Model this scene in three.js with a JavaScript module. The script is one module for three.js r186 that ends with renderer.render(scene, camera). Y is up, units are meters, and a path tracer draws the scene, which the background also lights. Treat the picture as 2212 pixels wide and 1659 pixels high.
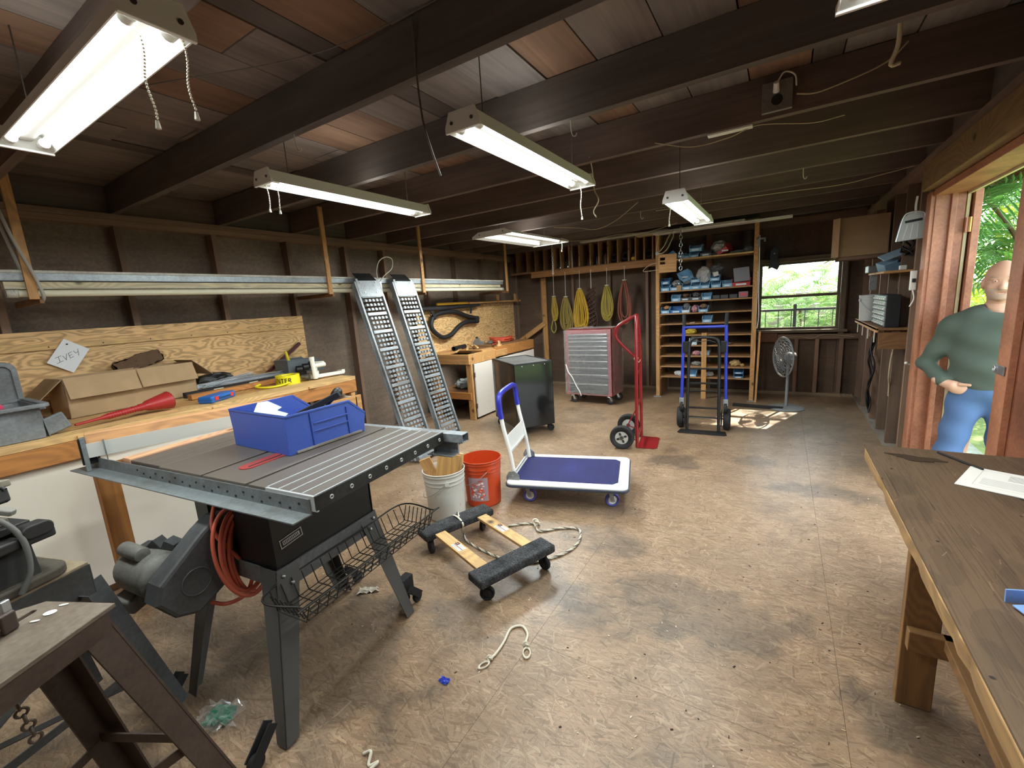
import * as THREE from 'three';
import { RoundedBoxGeometry } from 'three/addons/geometries/RoundedBoxGeometry.js';
import { mergeGeometries, mergeVertices } from 'three/addons/utils/BufferGeometryUtils.js';
import { RectAreaLightUniformsLib } from 'three/addons/lights/RectAreaLightUniformsLib.js';
import { MarchingCubes } from 'three/addons/objects/MarchingCubes.js';

// ---------------------------------------------------------------- camera, sky, sun, exposure
const scene = new THREE.Scene();
const camera = new THREE.PerspectiveCamera(83.18, 2212 / 1659, 0.05, 200);
camera.rotation.order = 'YXZ';
camera.position.set(0, 1.6, 0);
camera.rotation.set(-0.181704, 0.561545, -0.066016);
scene.add(camera);
const renderer = new THREE.WebGLRenderer({ antialias: true });
renderer.toneMapping = THREE.LinearToneMapping;
renderer.toneMappingExposure = 1.0;
renderer.shadowMap.enabled = true;
RectAreaLightUniformsLib.init();
scene.background = new THREE.Color(0.80, 0.92, 1.0);
scene.backgroundIntensity = 10;
const sun = new THREE.DirectionalLight(0xfff0d8, 26);
sun.position.set(0.26 * 12, 0.66 * 12, -6 - 0.72 * 12);
sun.target.position.set(0, 0, -6);
sun.castShadow = true;
sun.shadow.mapSize.set(2048, 2048);
Object.assign(sun.shadow.camera, { left: -9, right: 9, top: 9, bottom: -9, near: 0.5, far: 40 });
scene.add(sun, sun.target);
const LAMP = 58;                                   // radiance of the shop lights' panels

// ---------------------------------------------------------------- helpers
let seed = 7;
function rnd() { seed = (seed * 1664525 + 1013904223) >>> 0; return seed / 4294967296; }
const rr = (a, b) => a + (b - a) * rnd();
const V = (x, y, z) => new THREE.Vector3(x, y, z);
const taken = {};
function numbered(n) { const k = taken[n] || 0; taken[n] = k + 1; return k ? `${n}_${String(k).padStart(3, '0')}` : n; }
function T(name, label, category, pos = [0, 0, 0], turn = 0, group) {
  const o = new THREE.Group(); o.name = numbered(name); scene.add(o);
  o.position.set(...pos); o.rotation.y = turn;
  o.userData.label = label; o.userData.category = category;
  if (group) o.userData.group = group;
  return o;
}
function S(name, label, category) {                // a piece of the setting
  const o = T(name, label, category); o.userData.kind = 'structure'; return o;
}
function M(parent, name, geo, mat, pos, rot) {
  const m = new THREE.Mesh(geo, mat); m.name = name; m.castShadow = m.receiveShadow = true;
  if (pos) m.position.set(...pos);
  if (rot) m.rotation.set(...rot);
  parent.add(m); return m;
}
function one(name, label, category, geo, mat, pos, rot, group) {   // a thing that is one mesh
  const m = M(scene, numbered(name), geo, mat, pos, rot);
  m.userData.label = label; m.userData.category = category; if (group) m.userData.group = group;
  return m;
}
function metreUV(g, w, h, d, ou = rnd() * 3, ov = rnd() * 3) {     // uv in metres, u along the longer side
  const p = g.attributes.position, n = g.attributes.normal, uv = new Float32Array(p.count * 2), s = [w, h, d];
  for (let i = 0; i < p.count; i++) {
    const a = [Math.abs(n.getX(i)), Math.abs(n.getY(i)), Math.abs(n.getZ(i))];
    const k = a.indexOf(Math.max(...a));
    let [e, f] = [0, 1, 2].filter(j => j !== k);
    if (s[f] > s[e]) [e, f] = [f, e];
    const c = [p.getX(i), p.getY(i), p.getZ(i)];
    uv[2 * i] = c[e] + ou + k * .37; uv[2 * i + 1] = c[f] + ov + k * .21;
  }
  g.setAttribute('uv', new THREE.BufferAttribute(uv, 2));
  return g;
}
const B = (w, h, d) => metreUV(new THREE.BoxGeometry(w, h, d), w, h, d);
const RB = (w, h, d, r = .004, s = 1) => metreUV(new RoundedBoxGeometry(w, h, d, s, Math.min(r, w * .49, h * .49, d * .49)), w, h, d);
// box given by its low and high corner; returns [geometry, centre]
function bb(parent, name, mat, a, b, r = 0) {
  const w = b[0] - a[0], h = b[1] - a[1], d = b[2] - a[2];
  return M(parent, name, r ? RB(w, h, d, r) : B(w, h, d), mat, [(a[0] + b[0]) / 2, (a[1] + b[1]) / 2, (a[2] + b[2]) / 2]);
}
const CY = (r1, r2, h, n = 20, open = false) => new THREE.CylinderGeometry(r1, r2, h, n, 1, open);
function place(g, pos = [0, 0, 0], rot = [0, 0, 0]) {
  g = g.clone(); g.applyMatrix4(new THREE.Matrix4().compose(V(...pos), new THREE.Quaternion().setFromEuler(new THREE.Euler(...rot)), V(1, 1, 1))); return g;
}
function join(list) {
  return mergeGeometries(list.map(g => {
    g = g.index ? g.toNonIndexed() : g;
    for (const k of Object.keys(g.attributes)) if (!['position', 'normal', 'uv'].includes(k)) g.deleteAttribute(k);
    if (!g.attributes.uv) g.setAttribute('uv', new THREE.BufferAttribute(new Float32Array(g.attributes.position.count * 2), 2));
    return g;
  }));
}
const curve = (pts, closed = false, ten = .5) => new THREE.CatmullRomCurve3(pts.map(p => V(...p)), closed, 'catmullrom', ten);
const tube = (pts, r, seg = 24, n = 8, closed = false) => new THREE.TubeGeometry(curve(pts, closed), seg, r, n, closed);
function bar(a, b, r, n = 10) {                     // straight round bar between two points
  const A = V(...a), Bv = V(...b), d = Bv.clone().sub(A), L = d.length();
  const g = new THREE.CylinderGeometry(r, r, L, n);
  g.applyQuaternion(new THREE.Quaternion().setFromUnitVectors(V(0, 1, 0), d.normalize()));
  g.translate((A.x + Bv.x) / 2, (A.y + Bv.y) / 2, (A.z + Bv.z) / 2); return g;
}
function beam(a, b, w, t, r = 0) {                  // straight square bar: w across (towards up), t across the other way
  const A = V(...a), Bv = V(...b), d = Bv.clone().sub(A), L = d.length(); d.normalize();
  const g = r ? RB(L, w, t, r) : B(L, w, t);
  const up = Math.abs(d.y) > .95 ? V(1, 0, 0) : V(0, 1, 0);
  const z = d.clone().cross(up).normalize(), y = z.clone().cross(d).normalize();
  const m = new THREE.Matrix4().makeBasis(d, y, z); m.setPosition((A.x + Bv.x) / 2, (A.y + Bv.y) / 2, (A.z + Bv.z) / 2);
  g.applyMatrix4(m); return g;
}
function extr(pts, depth, bevel = 0, holes = []) {   // extruded outline, centred in z
  const s = new THREE.Shape(pts.map(p => new THREE.Vector2(...p)));
  for (const h of holes) s.holes.push(new THREE.Path(h.map(p => new THREE.Vector2(...p))));
  const g = new THREE.ExtrudeGeometry(s, { depth: depth - 2 * bevel, bevelEnabled: bevel > 0, bevelSize: bevel, bevelThickness: bevel, bevelSegments: 2, steps: 1, curveSegments: 8 });
  g.translate(0, 0, -(depth - 2 * bevel) / 2); return g;
}
function rrect(w, h, r, n = 4, cx = 0, cy = 0) {
  const o = [];
  for (const [sx, sy, a0] of [[1, -1, -90], [1, 1, 0], [-1, 1, 90], [-1, -1, 180]])
    for (let i = 0; i <= n; i++) { const a = (a0 + 90 * i / n) * Math.PI / 180; o.push([cx + sx * (w / 2 - r) + r * Math.cos(a), cy + sy * (h / 2 - r) + r * Math.sin(a)]); }
  return o;
}
const lathe = (pts, n = 32) => new THREE.LatheGeometry(pts.map(p => new THREE.Vector2(...p)), n);

// ---------------------------------------------------------------- textures
function hash(x, y, s) { let h = (x * 374761393 + y * 668265263 + s * 2147483647) | 0; h = Math.imul(h ^ (h >>> 13), 1274126177); return ((h ^ (h >>> 16)) >>> 0) / 4294967296; }
function vnoise(x, y, px, py, s) {
  const xi = Math.floor(x), yi = Math.floor(y), fx = x - xi, fy = y - yi, u = fx * fx * (3 - 2 * fx), v = fy * fy * (3 - 2 * fy);
  const m = (a, p) => ((a % p) + p) % p, x0 = m(xi, px), x1 = m(xi + 1, px), y0 = m(yi, py), y1 = m(yi + 1, py);
  return (hash(x0, y0, s) * (1 - u) + hash(x1, y0, s) * u) * (1 - v) + (hash(x0, y1, s) * (1 - u) + hash(x1, y1, s) * u) * v;
}
function fbm(u, v, fx, fy, s, o = 4) { let a = 0, w = .5, t = 0; for (let i = 0; i < o; i++) { a += w * vnoise(u * fx, v * fy, fx, fy, s + i * 17); t += w; w *= .5; fx *= 2; fy *= 2; } return a / t; }
function tex(w, h, fn, mw, mh, srgb = true) {        // fn(u,v) -> [r,g,b] 0..1 (sRGB when a colour map); mw, mh metres covered
  const d = new Uint8Array(w * h * 4);
  for (let y = 0; y < h; y++) for (let x = 0; x < w; x++) {
    const c = fn(x / w, y / h), i = (y * w + x) * 4;
    for (let k = 0; k < 3; k++) d[i + k] = Math.max(0, Math.min(255, c[k] * 255));
    d[i + 3] = 255;
  }
  const t = new THREE.DataTexture(d, w, h); t.magFilter = THREE.LinearFilter; t.minFilter = THREE.LinearMipmapLinearFilter; t.generateMipmaps = true;
  t.wrapS = t.wrapT = THREE.RepeatWrapping; t.repeat.set(1 / mw, 1 / mh); if (srgb) t.colorSpace = THREE.SRGBColorSpace; t.needsUpdate = true; return t;
}
function canv(w, h, draw, mw = 1, mh = 1) {
  const c = document.createElement('canvas'); c.width = w; c.height = h; draw(c.getContext('2d'), w, h);
  const t = new THREE.CanvasTexture(c); t.colorSpace = THREE.SRGBColorSpace; t.wrapS = t.wrapT = THREE.RepeatWrapping; t.repeat.set(1 / mw, 1 / mh); return t;
}
const mul = (c, k) => [c[0] * k, c[1] * k, c[2] * k];
// lumber: straight grain with a few knots, near white so that the material colour tints it
const tLumber = tex(1024, 256, (u, v) => {
  let w = fbm(u, v, 3, 6, 3) * .35;
  for (const [ku, kv, r] of [[.2, .3, .03], [.66, .7, .025], [.9, .15, .02]]) { const dx = (u - ku) * 4, dy = v - kv; w += .5 * Math.exp(-(dx * dx + dy * dy) / (r * 4)); }
  const g = .5 + .5 * Math.sin((v * 9 + w * 9) * 6.283), f = fbm(u, v, 12, 220, 9, 3);
  let k = .80 + .13 * g * (.5 + .5 * fbm(u, v, 4, 8, 21)) + .12 * (f - .5);
  for (const [ku, kv, r] of [[.2, .3, .012], [.66, .7, .010], [.9, .15, .008]]) { const dx = (u - ku) * 4, dy = v - kv; k *= 1 - .6 * Math.exp(-(dx * dx + dy * dy) / (r * r * 14)); }
  return [k * 1.06, k, k * .92 - .03 * g];
}, 2.0, .5);
const tOld = tex(512, 256, (u, v) => { const w = fbm(u, v, 2, 5, 131) * .5, g = .5 + .5 * Math.sin((v * 7 + w * 6) * 6.283), f = fbm(u, v, 8, 120, 137, 3) - .5, d = fbm(u, v, 5, 5, 139, 4) - .5; const k = .86 + .05 * g + .10 * f + .22 * d; return [k, k * .985, k * .965]; }, 2.2, .6);
// plywood face: wild rotary-cut figure
const tPly = tex(1024, 1024, (u, v) => {
  const q = fbm(u, v, 2, 8, 31, 4), q2 = fbm(u, v, 4, 14, 57, 4);
  const ring = Math.sin((q * 11 + q2 * 5 + v * 4) * 6.283), r = Math.pow(.5 + .5 * ring, 1.6), f = fbm(u, v, 30, 260, 5, 2) - .5, b = fbm(u, v, 3, 3, 77, 3) - .5;
  const k = 1 - .22 * r + .12 * f + .12 * b;
  return [.86 * k + .02, .715 * k - .01 * r, .50 * k - .03 * r];
}, 1.22, 1.22);
const tFibre = tex(512, 512, (u, v) => { const k = .82 + .3 * (fbm(u, v, 4, 4, 41, 5) - .5) + .16 * (fbm(u, v, 120, 120, 43, 2) - .5) + .12 * (fbm(u, v, 60, 4, 44, 3) - .5); return [k, k * .99, k * .98]; }, 1.6, 1.6);
const tGrime = tex(512, 512, (u, v) => { const d = Math.max(0, fbm(u, v, 5, 5, 61, 5) - .45) * 2.2, s = fbm(u, v, 90, 90, 63, 3) - .5; const k = .86 + .18 * s - .25 * d; return [k + .05 * d, k + .02 * d, k - .01 * d]; }, .9, .9);
const tScratch = canv(1024, 1024, (c, w, h) => {
  c.fillStyle = '#e9e9e9'; c.fillRect(0, 0, w, h);
  for (let i = 0; i < 900; i++) { const k = rr(170, 255) | 0; c.strokeStyle = `rgba(${k},${k},${k},${rr(.1, .5)})`; c.lineWidth = rr(.5, 1.6); const x = rnd() * w, y = rnd() * h, a = rnd() * 6.28, L = rr(10, 90); c.beginPath(); c.moveTo(x, y); c.lineTo(x + L * Math.cos(a), y + L * Math.sin(a)); c.stroke(); }
  for (let i = 0; i < 1600; i++) { c.fillStyle = `rgba(${rnd() < .5 ? '90,80,70' : '255,252,240'},${rr(.05, .25)})`; c.beginPath(); c.ellipse(rnd() * w, rnd() * h, rr(1, 7), rr(1, 4), rnd() * 3, 0, 7); c.fill(); }
}, .8, .8);
const tOSB = canv(2048, 2048, (c, w, h) => {
  c.fillStyle = '#b5a088'; c.fillRect(0, 0, w, h);
  const tones = ['#c4ad92', '#b39c82', '#cbb69c', '#a48c72', '#bca388', '#aa947a', '#c3a98d', '#978066', '#d2bea4', '#b89f84'];
  for (let i = 0; i < 15000; i++) {
    const L = rr(30, 115), W = rr(3, 16), x = rnd() * w, y = rnd() * h, a = (rnd() < .62 ? rr(-.5, .5) : rr(0, 3.14));
    const col = tones[(rnd() * tones.length) | 0], al = rr(.35, .85);
    for (const ox of [0, x < 150 ? w : x > w - 150 ? -w : 0]) for (const oy of [0, y < 150 ? h : y > h - 150 ? -h : 0]) {
      if ((ox && !ox) || false) continue;
      c.save(); c.translate(x + ox, y + oy); c.rotate(a); c.globalAlpha = al; c.fillStyle = col;
      c.beginPath(); c.moveTo(-L / 2, -W / 2 * .7); c.lineTo(L * .35, -W / 2); c.lineTo(L / 2, W * .3); c.lineTo(-L * .4, W / 2); c.closePath(); c.fill();
      c.globalAlpha = al * .45; c.strokeStyle = '#5f4731'; c.lineWidth = 1.1; c.beginPath(); c.moveTo(-L * .4, W / 2); c.lineTo(L / 2, W * .3); c.stroke();
      c.globalAlpha = al * .3; c.strokeStyle = '#7a5c40'; c.lineWidth = .8; c.beginPath(); for (let k = -1; k < 2; k++) { c.moveTo(-L * .4, k * W * .2); c.lineTo(L * .4, k * W * .2 + 1); } c.stroke();
      c.restore(); if (ox === 0 && oy === 0 && x >= 150 && x <= w - 150 && y >= 150 && y <= h - 150) break;
    }
  }
  c.globalAlpha = 1;
  for (let i = 0; i < 1500; i++) { c.fillStyle = `rgba(50,38,28,${rr(.1, .45)})`; c.beginPath(); c.ellipse(rnd() * w, rnd() * h, rr(1, 5), rr(.6, 2), rnd() * 3, 0, 7); c.fill(); }
  for (let i = 0; i < 2600; i++) { c.strokeStyle = `rgba(226,214,192,${rr(.15, .5)})`; c.lineWidth = rr(.8, 2); const x = rnd() * w, y = rnd() * h, a = rnd() * 3.14, L = rr(6, 34); c.beginPath(); c.moveTo(x, y); c.lineTo(x + L * Math.cos(a), y + L * Math.sin(a)); c.stroke(); }
}, 1.9, 1.9);
const tCard = tex(256, 256, (u, v) => { const k = .92 + .05 * Math.sin(u * 6.283 * 60) * .4 + .12 * (fbm(u, v, 6, 6, 91, 4) - .5); return [k, k * .99, k * .97]; }, .5, .5);
const tCarpet = tex(256, 256, (u, v) => { const k = .55 + .9 * (fbm(u, v, 64, 64, 101, 2) - .5) + .5 * (fbm(u, v, 5, 5, 103, 3) - .5); const w = hash((u * 256) | 0, (v * 256) | 0, 5) > .985 ? .5 : 0; return [k + w, k + w, k + w * .9]; }, .25, .25);
const tBench = canv(2048, 1024, (c, w, h) => {            // old bench top: dark worn ply, scratches, pale chips
  c.fillStyle = '#7d6d5e'; c.fillRect(0, 0, w, h);
  for (let i = 0; i < 5200; i++) { const k = rnd(); c.strokeStyle = k < .5 ? `rgba(48,38,32,${rr(.05, .3)})` : `rgba(150,124,98,${rr(.04, .22)})`; c.lineWidth = rr(.6, 3); const x = rnd() * w, y = rnd() * h, L = rr(20, 240); c.beginPath(); c.moveTo(x, y); c.lineTo(x + L, y + rr(-5, 5)); c.stroke(); }
  for (let i = 0; i < 260; i++) { c.fillStyle = `rgba(30,26,24,${rr(.03, .13)})`; c.beginPath(); c.ellipse(rnd() * w, rnd() * h, rr(15, 130), rr(8, 50), rr(-.3, .3), 0, 7); c.fill(); }
  for (let i = 0; i < 260; i++) { c.strokeStyle = `rgba(215,190,155,${rr(.2, .6)})`; c.lineWidth = rr(.8, 2.2); const x = rnd() * w, y = rnd() * h, a = rr(-.6, .6), L = rr(4, 50); c.beginPath(); c.moveTo(x, y); c.lineTo(x + L * Math.cos(a), y + L * Math.sin(a)); c.stroke(); }
  for (let i = 0; i < 60; i++) { c.fillStyle = `rgba(15,12,10,${rr(.5, .9)})`; c.beginPath(); c.ellipse(rnd() * w, rnd() * h, rr(3, 8), rr(2, 5), 0, 0, 7); c.fill(); }
}, 2.4, 1.2);

// ---------------------------------------------------------------- materials
const mat = (color, rough = .7, o = {}) => new THREE.MeshStandardMaterial({ color, roughness: rough, ...o });
const pine = mat('#cfa471', .65, { map: tLumber }), pinePale = mat('#e3c391', .65, { map: tLumber }), pineRed = mat('#c08850', .65, { map: tLumber });
const pineOld = mat('#8a6748', .75, { map: tLumber }), studOld = [mat('#8d7261', .8, { map: tOld }), mat('#9b7e69', .8, { map: tOld }), mat('#7f6959', .8, { map: tOld })];
const joistM = [mat('#6a5f58', .85, { map: tOld }), mat('#746259', .85, { map: tOld }), mat('#625853', .85, { map: tOld })];
const boardM = [mat('#877c75', .85, { map: tOld }), mat('#8d7e74', .85, { map: tOld }), mat('#7f7772', .85, { map: tOld }), mat('#8c6b54', .85, { map: tOld }), mat('#89807b', .85, { map: tOld }), mat('#84766d', .85, { map: tOld })];
const fibreM = [mat('#93806f', .75, { map: tFibre }), mat('#8b7868', .75, { map: tFibre }), mat('#988573', .75, { map: tFibre })];
const backM = [mat('#755e4c', .78, { map: tFibre }), mat('#6e5847', .78, { map: tFibre })];
const plyM = mat('#ffffff', .6, { map: tPly });
const black = mat('#131314', .45), blackMatte = mat('#1c1c1d', .8), rubber = mat('#191919', .75), steel = mat('#b9bcc0', .38, { metalness: .9 }), galv = mat('#b4bcc2', .42, { metalness: .35, map: tGrime });
const chrome = mat('#d8dadd', .18, { metalness: 1 }), darkSteel = mat('#4a4c4d', .5, { metalness: .7, map: tGrime }), whiteP = mat('#e4e2db', .45), whitePipe = mat('#d9d6c8', .5, { map: tGrime }), greyPl = mat('#6f7679', .5), nailM = mat('#4e4841', .6, { metalness: .4 });
const redP = mat('#7e171b', .28), ropeW = mat('#d6cebb', .9), cable = mat('#b3a184', .8), card = mat('#b99b77', .85, { map: tCard });
const cardDark = card;
const brass = mat('#b08a4a', .4, { metalness: .8 });
const doorM = mat('#cf8a68', .5, { map: tGrime }), cream = mat('#d9cfa6', .6);
const clearFilm = new THREE.MeshPhysicalMaterial({ color: '#ffffff', roughness: .12, transmission: 1, thickness: 0, ior: 1.45 });
const glass = new THREE.MeshPhysicalMaterial({ color: '#ffffff', roughness: .02, transmission: 1, thickness: 0, ior: 1.5 });

// ---------------------------------------------------------------- the setting
const X0 = -4.6, X1 = 1.0, Z0 = -7.65, Z1 = 1.7, JB = 2.5, CT = 2.71;
{ // floor: OSB sheets, tinted by worn, stained and darker patches
  const floor = S('floor', 'worn OSB sheet floor with stains and dust', 'floor');
  bb(floor, 'subfloor', mat('#5b4a3a', .9), [X0 - .1, -.14, Z0 - .1], [X1 + .06, -.02, Z1 + .1]);
  const m = new THREE.MeshPhysicalMaterial({ color: '#cabcac', roughness: .6, map: tOSB, vertexColors: true, clearcoat: .5, clearcoatRoughness: .36 });
  const blots = [ // x, z, rx, rz, strength (dark stains, darker patches under the saw and workbench; negative = pale dust)
    [-.75, -4.15, .28, .16, .5], [-.15, -4.45, .2, .12, .35], [.25, -3.9, .4, .12, .45], [-.95, -2.55, .3, .18, .4], [-.75, -1.95, .28, .2, .3], [-.3, -2.2, .5, .25, .28], [-1.3, -3.0, .5, .2, .25],
    [-1.8, -1.0, .5, .45, .35], [-2.5, -.6, .5, .4, .4], [-1.4, -1.5, .3, .12, .3], [-1.2, -1.95, .4, .16, .35], [.5, -1.85, .25, .2, .55], [.3, -1.4, .3, .15, .3], [.55, -1.2, .4, .3, .35], [-.1, -1.3, .2, .1, .25],
    [-3.0, -3.9, .5, .5, -.35], [-2.6, -3.3, .6, .4, -.2], [0, -3.3, .6, .5, -.18], [-1.4, -4.75, .5, .06, -.35], [-.3, -2.9, .5, .3, -.1], [.4, -6.2, .3, .8, .2], [-2.6, -5.6, .7, .4, .18], [-3.4, -5.6, .5, .6, -.15]];
  const sheetW = 1.22, sheetL = 2.44;
  for (let i = 0, x = X0 - .02; x < X1; x += sheetW, i++) for (let z = Z0 - (i % 2 ? 1.22 : 0); z < Z1; z += sheetL) {
    const xa = Math.max(x, X0 - .05), xb = Math.min(x + sheetW, X1 + .03), za = Math.max(z, Z0 - .02), zb = Math.min(z + sheetL, Z1);
    if (xb - xa < .05 || zb - za < .05) continue;
    const w = xb - xa - .0012, d = zb - za - .0012, nx = Math.ceil(w / .045), nz = Math.ceil(d / .045);
    const g = new THREE.BoxGeometry(w, .02, d, nx, 1, nz), p = g.attributes.position, n = g.attributes.normal, col = new Float32Array(p.count * 3), uv = new Float32Array(p.count * 2), ou = rnd() * 2.44, ov = rnd() * 2.44;
    for (let k = 0; k < p.count; k++) {
      const X = p.getX(k) + (xa + xb) / 2, Z = p.getZ(k) + (za + zb) / 2;
      const wob = fbm(X / 8 + 2, Z / 8 + 2, 40, 40, 5, 4) - .5, wob2 = fbm(X / 8 + 2, Z / 8 + 2, 9, 9, 15, 4) - .5, wob3 = fbm(X / 8 + 3, Z / 8 + 3, 110, 110, 25, 2) - .5;
      let c = .98 + .34 * wob2 + .44 * wob + .40 * wob3, grey = Math.max(0, .12 + .9 * wob2 + .5 * wob);
      for (const [bx, bz, rx, rz, s] of blots) { const q = ((X - bx) / rx) ** 2 + ((Z - bz) / rz) ** 2 + 2.4 * wob + 1.6 * wob3; if (q < 1.25) { const e = Math.min(1, (1.25 - q) * 2); c *= 1 - s * .75 * e; grey += .35 * e * (s > 0 ? 1 : .2); } }
      c = Math.max(.25, c); grey = Math.min(.7, grey);
      col[3 * k] = c * (1 - .13 * grey); col[3 * k + 1] = c * (1 - .02 * grey); col[3 * k + 2] = c * (1 + .16 * grey);
      uv[2 * k] = p.getX(k) + ou; uv[2 * k + 1] = -p.getZ(k) + ov;
    }
    g.setAttribute('color', new THREE.BufferAttribute(col, 3)); g.setAttribute('uv', new THREE.BufferAttribute(uv, 2));
    M(floor, 'osb_sheet', g, m, [(xa + xb) / 2, -.01, (za + zb) / 2]);
  }
}
const joistZ = [1.36, .68, -.02, -.74, -1.46, -2.235, -2.97, -3.685, -4.34, -5.0, -5.66, -6.32, -6.98, -7.6];
{ // ceiling: boards along z over joists along x
  const c = S('ceiling', 'dark open ceiling of wide boards on deep joists', 'ceiling');
  bb(c, 'unseen_roof_deck', mat('#2a2320', .9), [X0 - .5, CT + .05, Z0 - .5], [X1 + .9, CT + .09, Z1 + .2]);  // unseen slab over the boards, keeps light from leaking in
  let x = X0 - .1, i = 0;
  while (x < X1 + .05) {
    const w = i % 7 === 4 ? .13 : rr(.26, .31); let z = Z0 - .1;  // narrow darker boards stand in for black gaps between the planks
    while (z < Z1) {
      const L = Math.min(Z1 - z, rr(1.9, 3.8)), y = rr(0, .01);
      M(c, 'ceiling_board', B(w - .007, .024, L - .006), i % 7 === 4 ? joistM[2] : boardM[(rnd() * 6) | 0], [x + w / 2, CT + .012 + y, z + L / 2]);
      z += L;
    }
    x += w; i++;
  }
  for (const jz of joistZ) M(c, 'joist', B(X1 - X0 + .9, CT - JB, .046), joistM[(rnd() * 3) | 0], [(X0 + X1) / 2 + .25, (JB + CT) / 2, jz]);
}
function studWall(w, along, face, depthSign, list, y0, y1, mats) { // studs whose inner face lies at `face`
  for (const s of list) {
    const t = .045, d = .09, c = face + depthSign * d / 2, m = mats[(rnd() * mats.length) | 0];
    M(w, 'stud', along === 'z' ? B(d, y1 - y0, t) : B(t, y1 - y0, d), m, along === 'z' ? [c, (y0 + y1) / 2, s] : [s, (y0 + y1) / 2, c]);
  }
}
{ // left wall
  const w = S('wall_left', 'stud wall with dark brown fibreboard between the studs', 'wall');
  const zs = [1.4, .7, -.02, -.73, -1.45, -2.15, -2.87, -3.6, -4.2, -5.0, -5.7, -6.45, -7.1, -7.5];
  bb(w, 'outer_cladding', mat('#3d3128', .9), [X0 - .06, -.1, Z0 - .06], [X0 - .02, CT + .05, Z1 + .06]);
  for (let i = 0; i < zs.length - 1; i++) M(w, 'wall_panel', B(.018, 2.5, zs[i] - zs[i + 1] - .003), fibreM[i % 3], [X0 - .009, 1.25, (zs[i] + zs[i + 1]) / 2]);
  studWall(w, 'z', -4.5, -1, zs, .04, 2.41, studOld);
  bb(w, 'top_plate', studOld[1], [X0, 2.41, Z0], [-4.5, 2.455, Z1]); bb(w, 'top_plate', studOld[0], [X0, 2.457, Z0], [-4.498, JB, Z1]);
  bb(w, 'bottom_plate', studOld[2], [X0, 0, Z0], [-4.5, .04, Z1]);
  for (let i = 0; i < 13; i++) M(w, 'end_block', B(.05, CT - JB, joistZ[i] - joistZ[i + 1] - .05), joistM[i % 3], [X0 + .03, (CT + JB) / 2, (joistZ[i] + joistZ[i + 1]) / 2]);
}
{ // back wall with the window opening
  const w = S('wall_back', 'dark brown stud wall around the back window', 'wall');
  const wx0 = -.3, wx1 = .68, wy0 = .96, wy1 = 1.94, zo = Z0, m = mat('#3a2f27', .9);
  for (const [a, b, c, d] of [[X0, wx0, -.1, CT], [wx1, X1 + .06, -.1, CT], [wx0, wx1, -.1, wy0], [wx0, wx1, wy1, CT]]) bb(w, 'outer_cladding', m, [a, c, zo - .05], [b, d, zo - .018]);
  let i = 0; const xs = [X0, -3.95, -3.3, -2.6, -1.95, -1.62, -.97, -.3];
  for (let k = 0; k < xs.length - 1; k++) bb(w, 'wall_panel', backM[i++ % 2], [xs[k] + .002, 0, zo - .018], [xs[k + 1] - .002, CT, zo]);
  for (const [a, b, c, d] of [[wx0, .2, 0, wy0], [.2, wx1, 0, wy0], [wx0, wx1, wy1, CT], [wx1, X1, 0, CT]]) bb(w, 'wall_panel', backM[i++ % 2], [a + .002, c, zo - .018], [b - .002, d, zo]);
  studWall(w, 'x', -7.56, -1, [-4.55, -3.95, -3.3, -2.6, -1.95, -1.62, -.97, -.35, .73, .95], .04, 2.45, studOld);
  studWall(w, 'x', -7.56, -1, [.2, .45], .04, .83, studOld);
  bb(w, 'rough_sill', studOld[0], [-.33, .83, Z0], [.97, .9, -7.555]);
  bb(w, 'top_plate', studOld[2], [X0 + .1, 2.45, Z0], [X1 - .1, 2.54, -7.56]);
  bb(w, 'bottom_plate', mat('#8f8272', .85, { map: tLumber }), [X0 + .1, 0, Z0], [X1 - .1, .045, -7.55]);
}
{ // right wall with the doorway
  const w = S('wall_right', 'dark plank wall with open studs beside the doorway', 'wall');
  const dz0 = -4.42, dz1 = -1.9, dh = 2.21, m = mat('#8d5a42', .8, { map: tLumber });
  for (const [a, b, c, d] of [[Z0 - .05, dz0 - .1, -.1, CT], [dz1, Z1 + .06, -.1, CT], [dz0 - .1, dz1, dh + .17, CT]]) bb(w, 'outer_cladding', m, [X1 + .02, c, a], [X1 + .06, d, b]);
  const red = [mat('#4a2f25', .85, { map: tLumber }), mat('#3f2a22', .85, { map: tLumber }), mat('#553629', .85, { map: tLumber })];
  for (let y = 0, k = 0; y < CT - .02; y += .19, k++) bb(w, 'wall_plank', red[k % 3], [X1, y + .003, Z0], [X1 + .018, Math.min(CT, y + .19), dz0 - .1]);
  for (let y = 0, k = 0; y < CT - .02; y += .19, k++) bb(w, 'wall_plank', red[(k + 1) % 3], [X1, y + .003, dz1], [X1 + .018, Math.min(CT, y + .19), Z1]);
  studWall(w, 'z', .91, 1, [-7.5, -6.9, -6.3, -5.85, -5.35, -4.85, -4.6], .03, 2.41, studOld);
  studWall(w, 'z', .91, 1, [-1.86, -1.2, -.5, .2, .9, 1.5], .03, 2.41, studOld);
  bb(w, 'top_plate', studOld[0], [.9, 2.41, Z0], [X1, JB, Z1]);
  bb(w, 'bottom_plate', mat('#a39a8c', .9, { map: tGrime }), [.9, 0, Z0], [X1, .03, -4.55]); bb(w, 'bottom_plate', studOld[1], [.9, 0, dz1 + .02], [X1, .03, Z1]);
  for (let i = 0; i < 13; i++) M(w, 'end_block', B(.05, CT - JB, joistZ[i] - joistZ[i + 1] - .05), joistM[i % 3], [.96, (CT + JB) / 2, (joistZ[i] + joistZ[i + 1]) / 2]);
}
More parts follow.
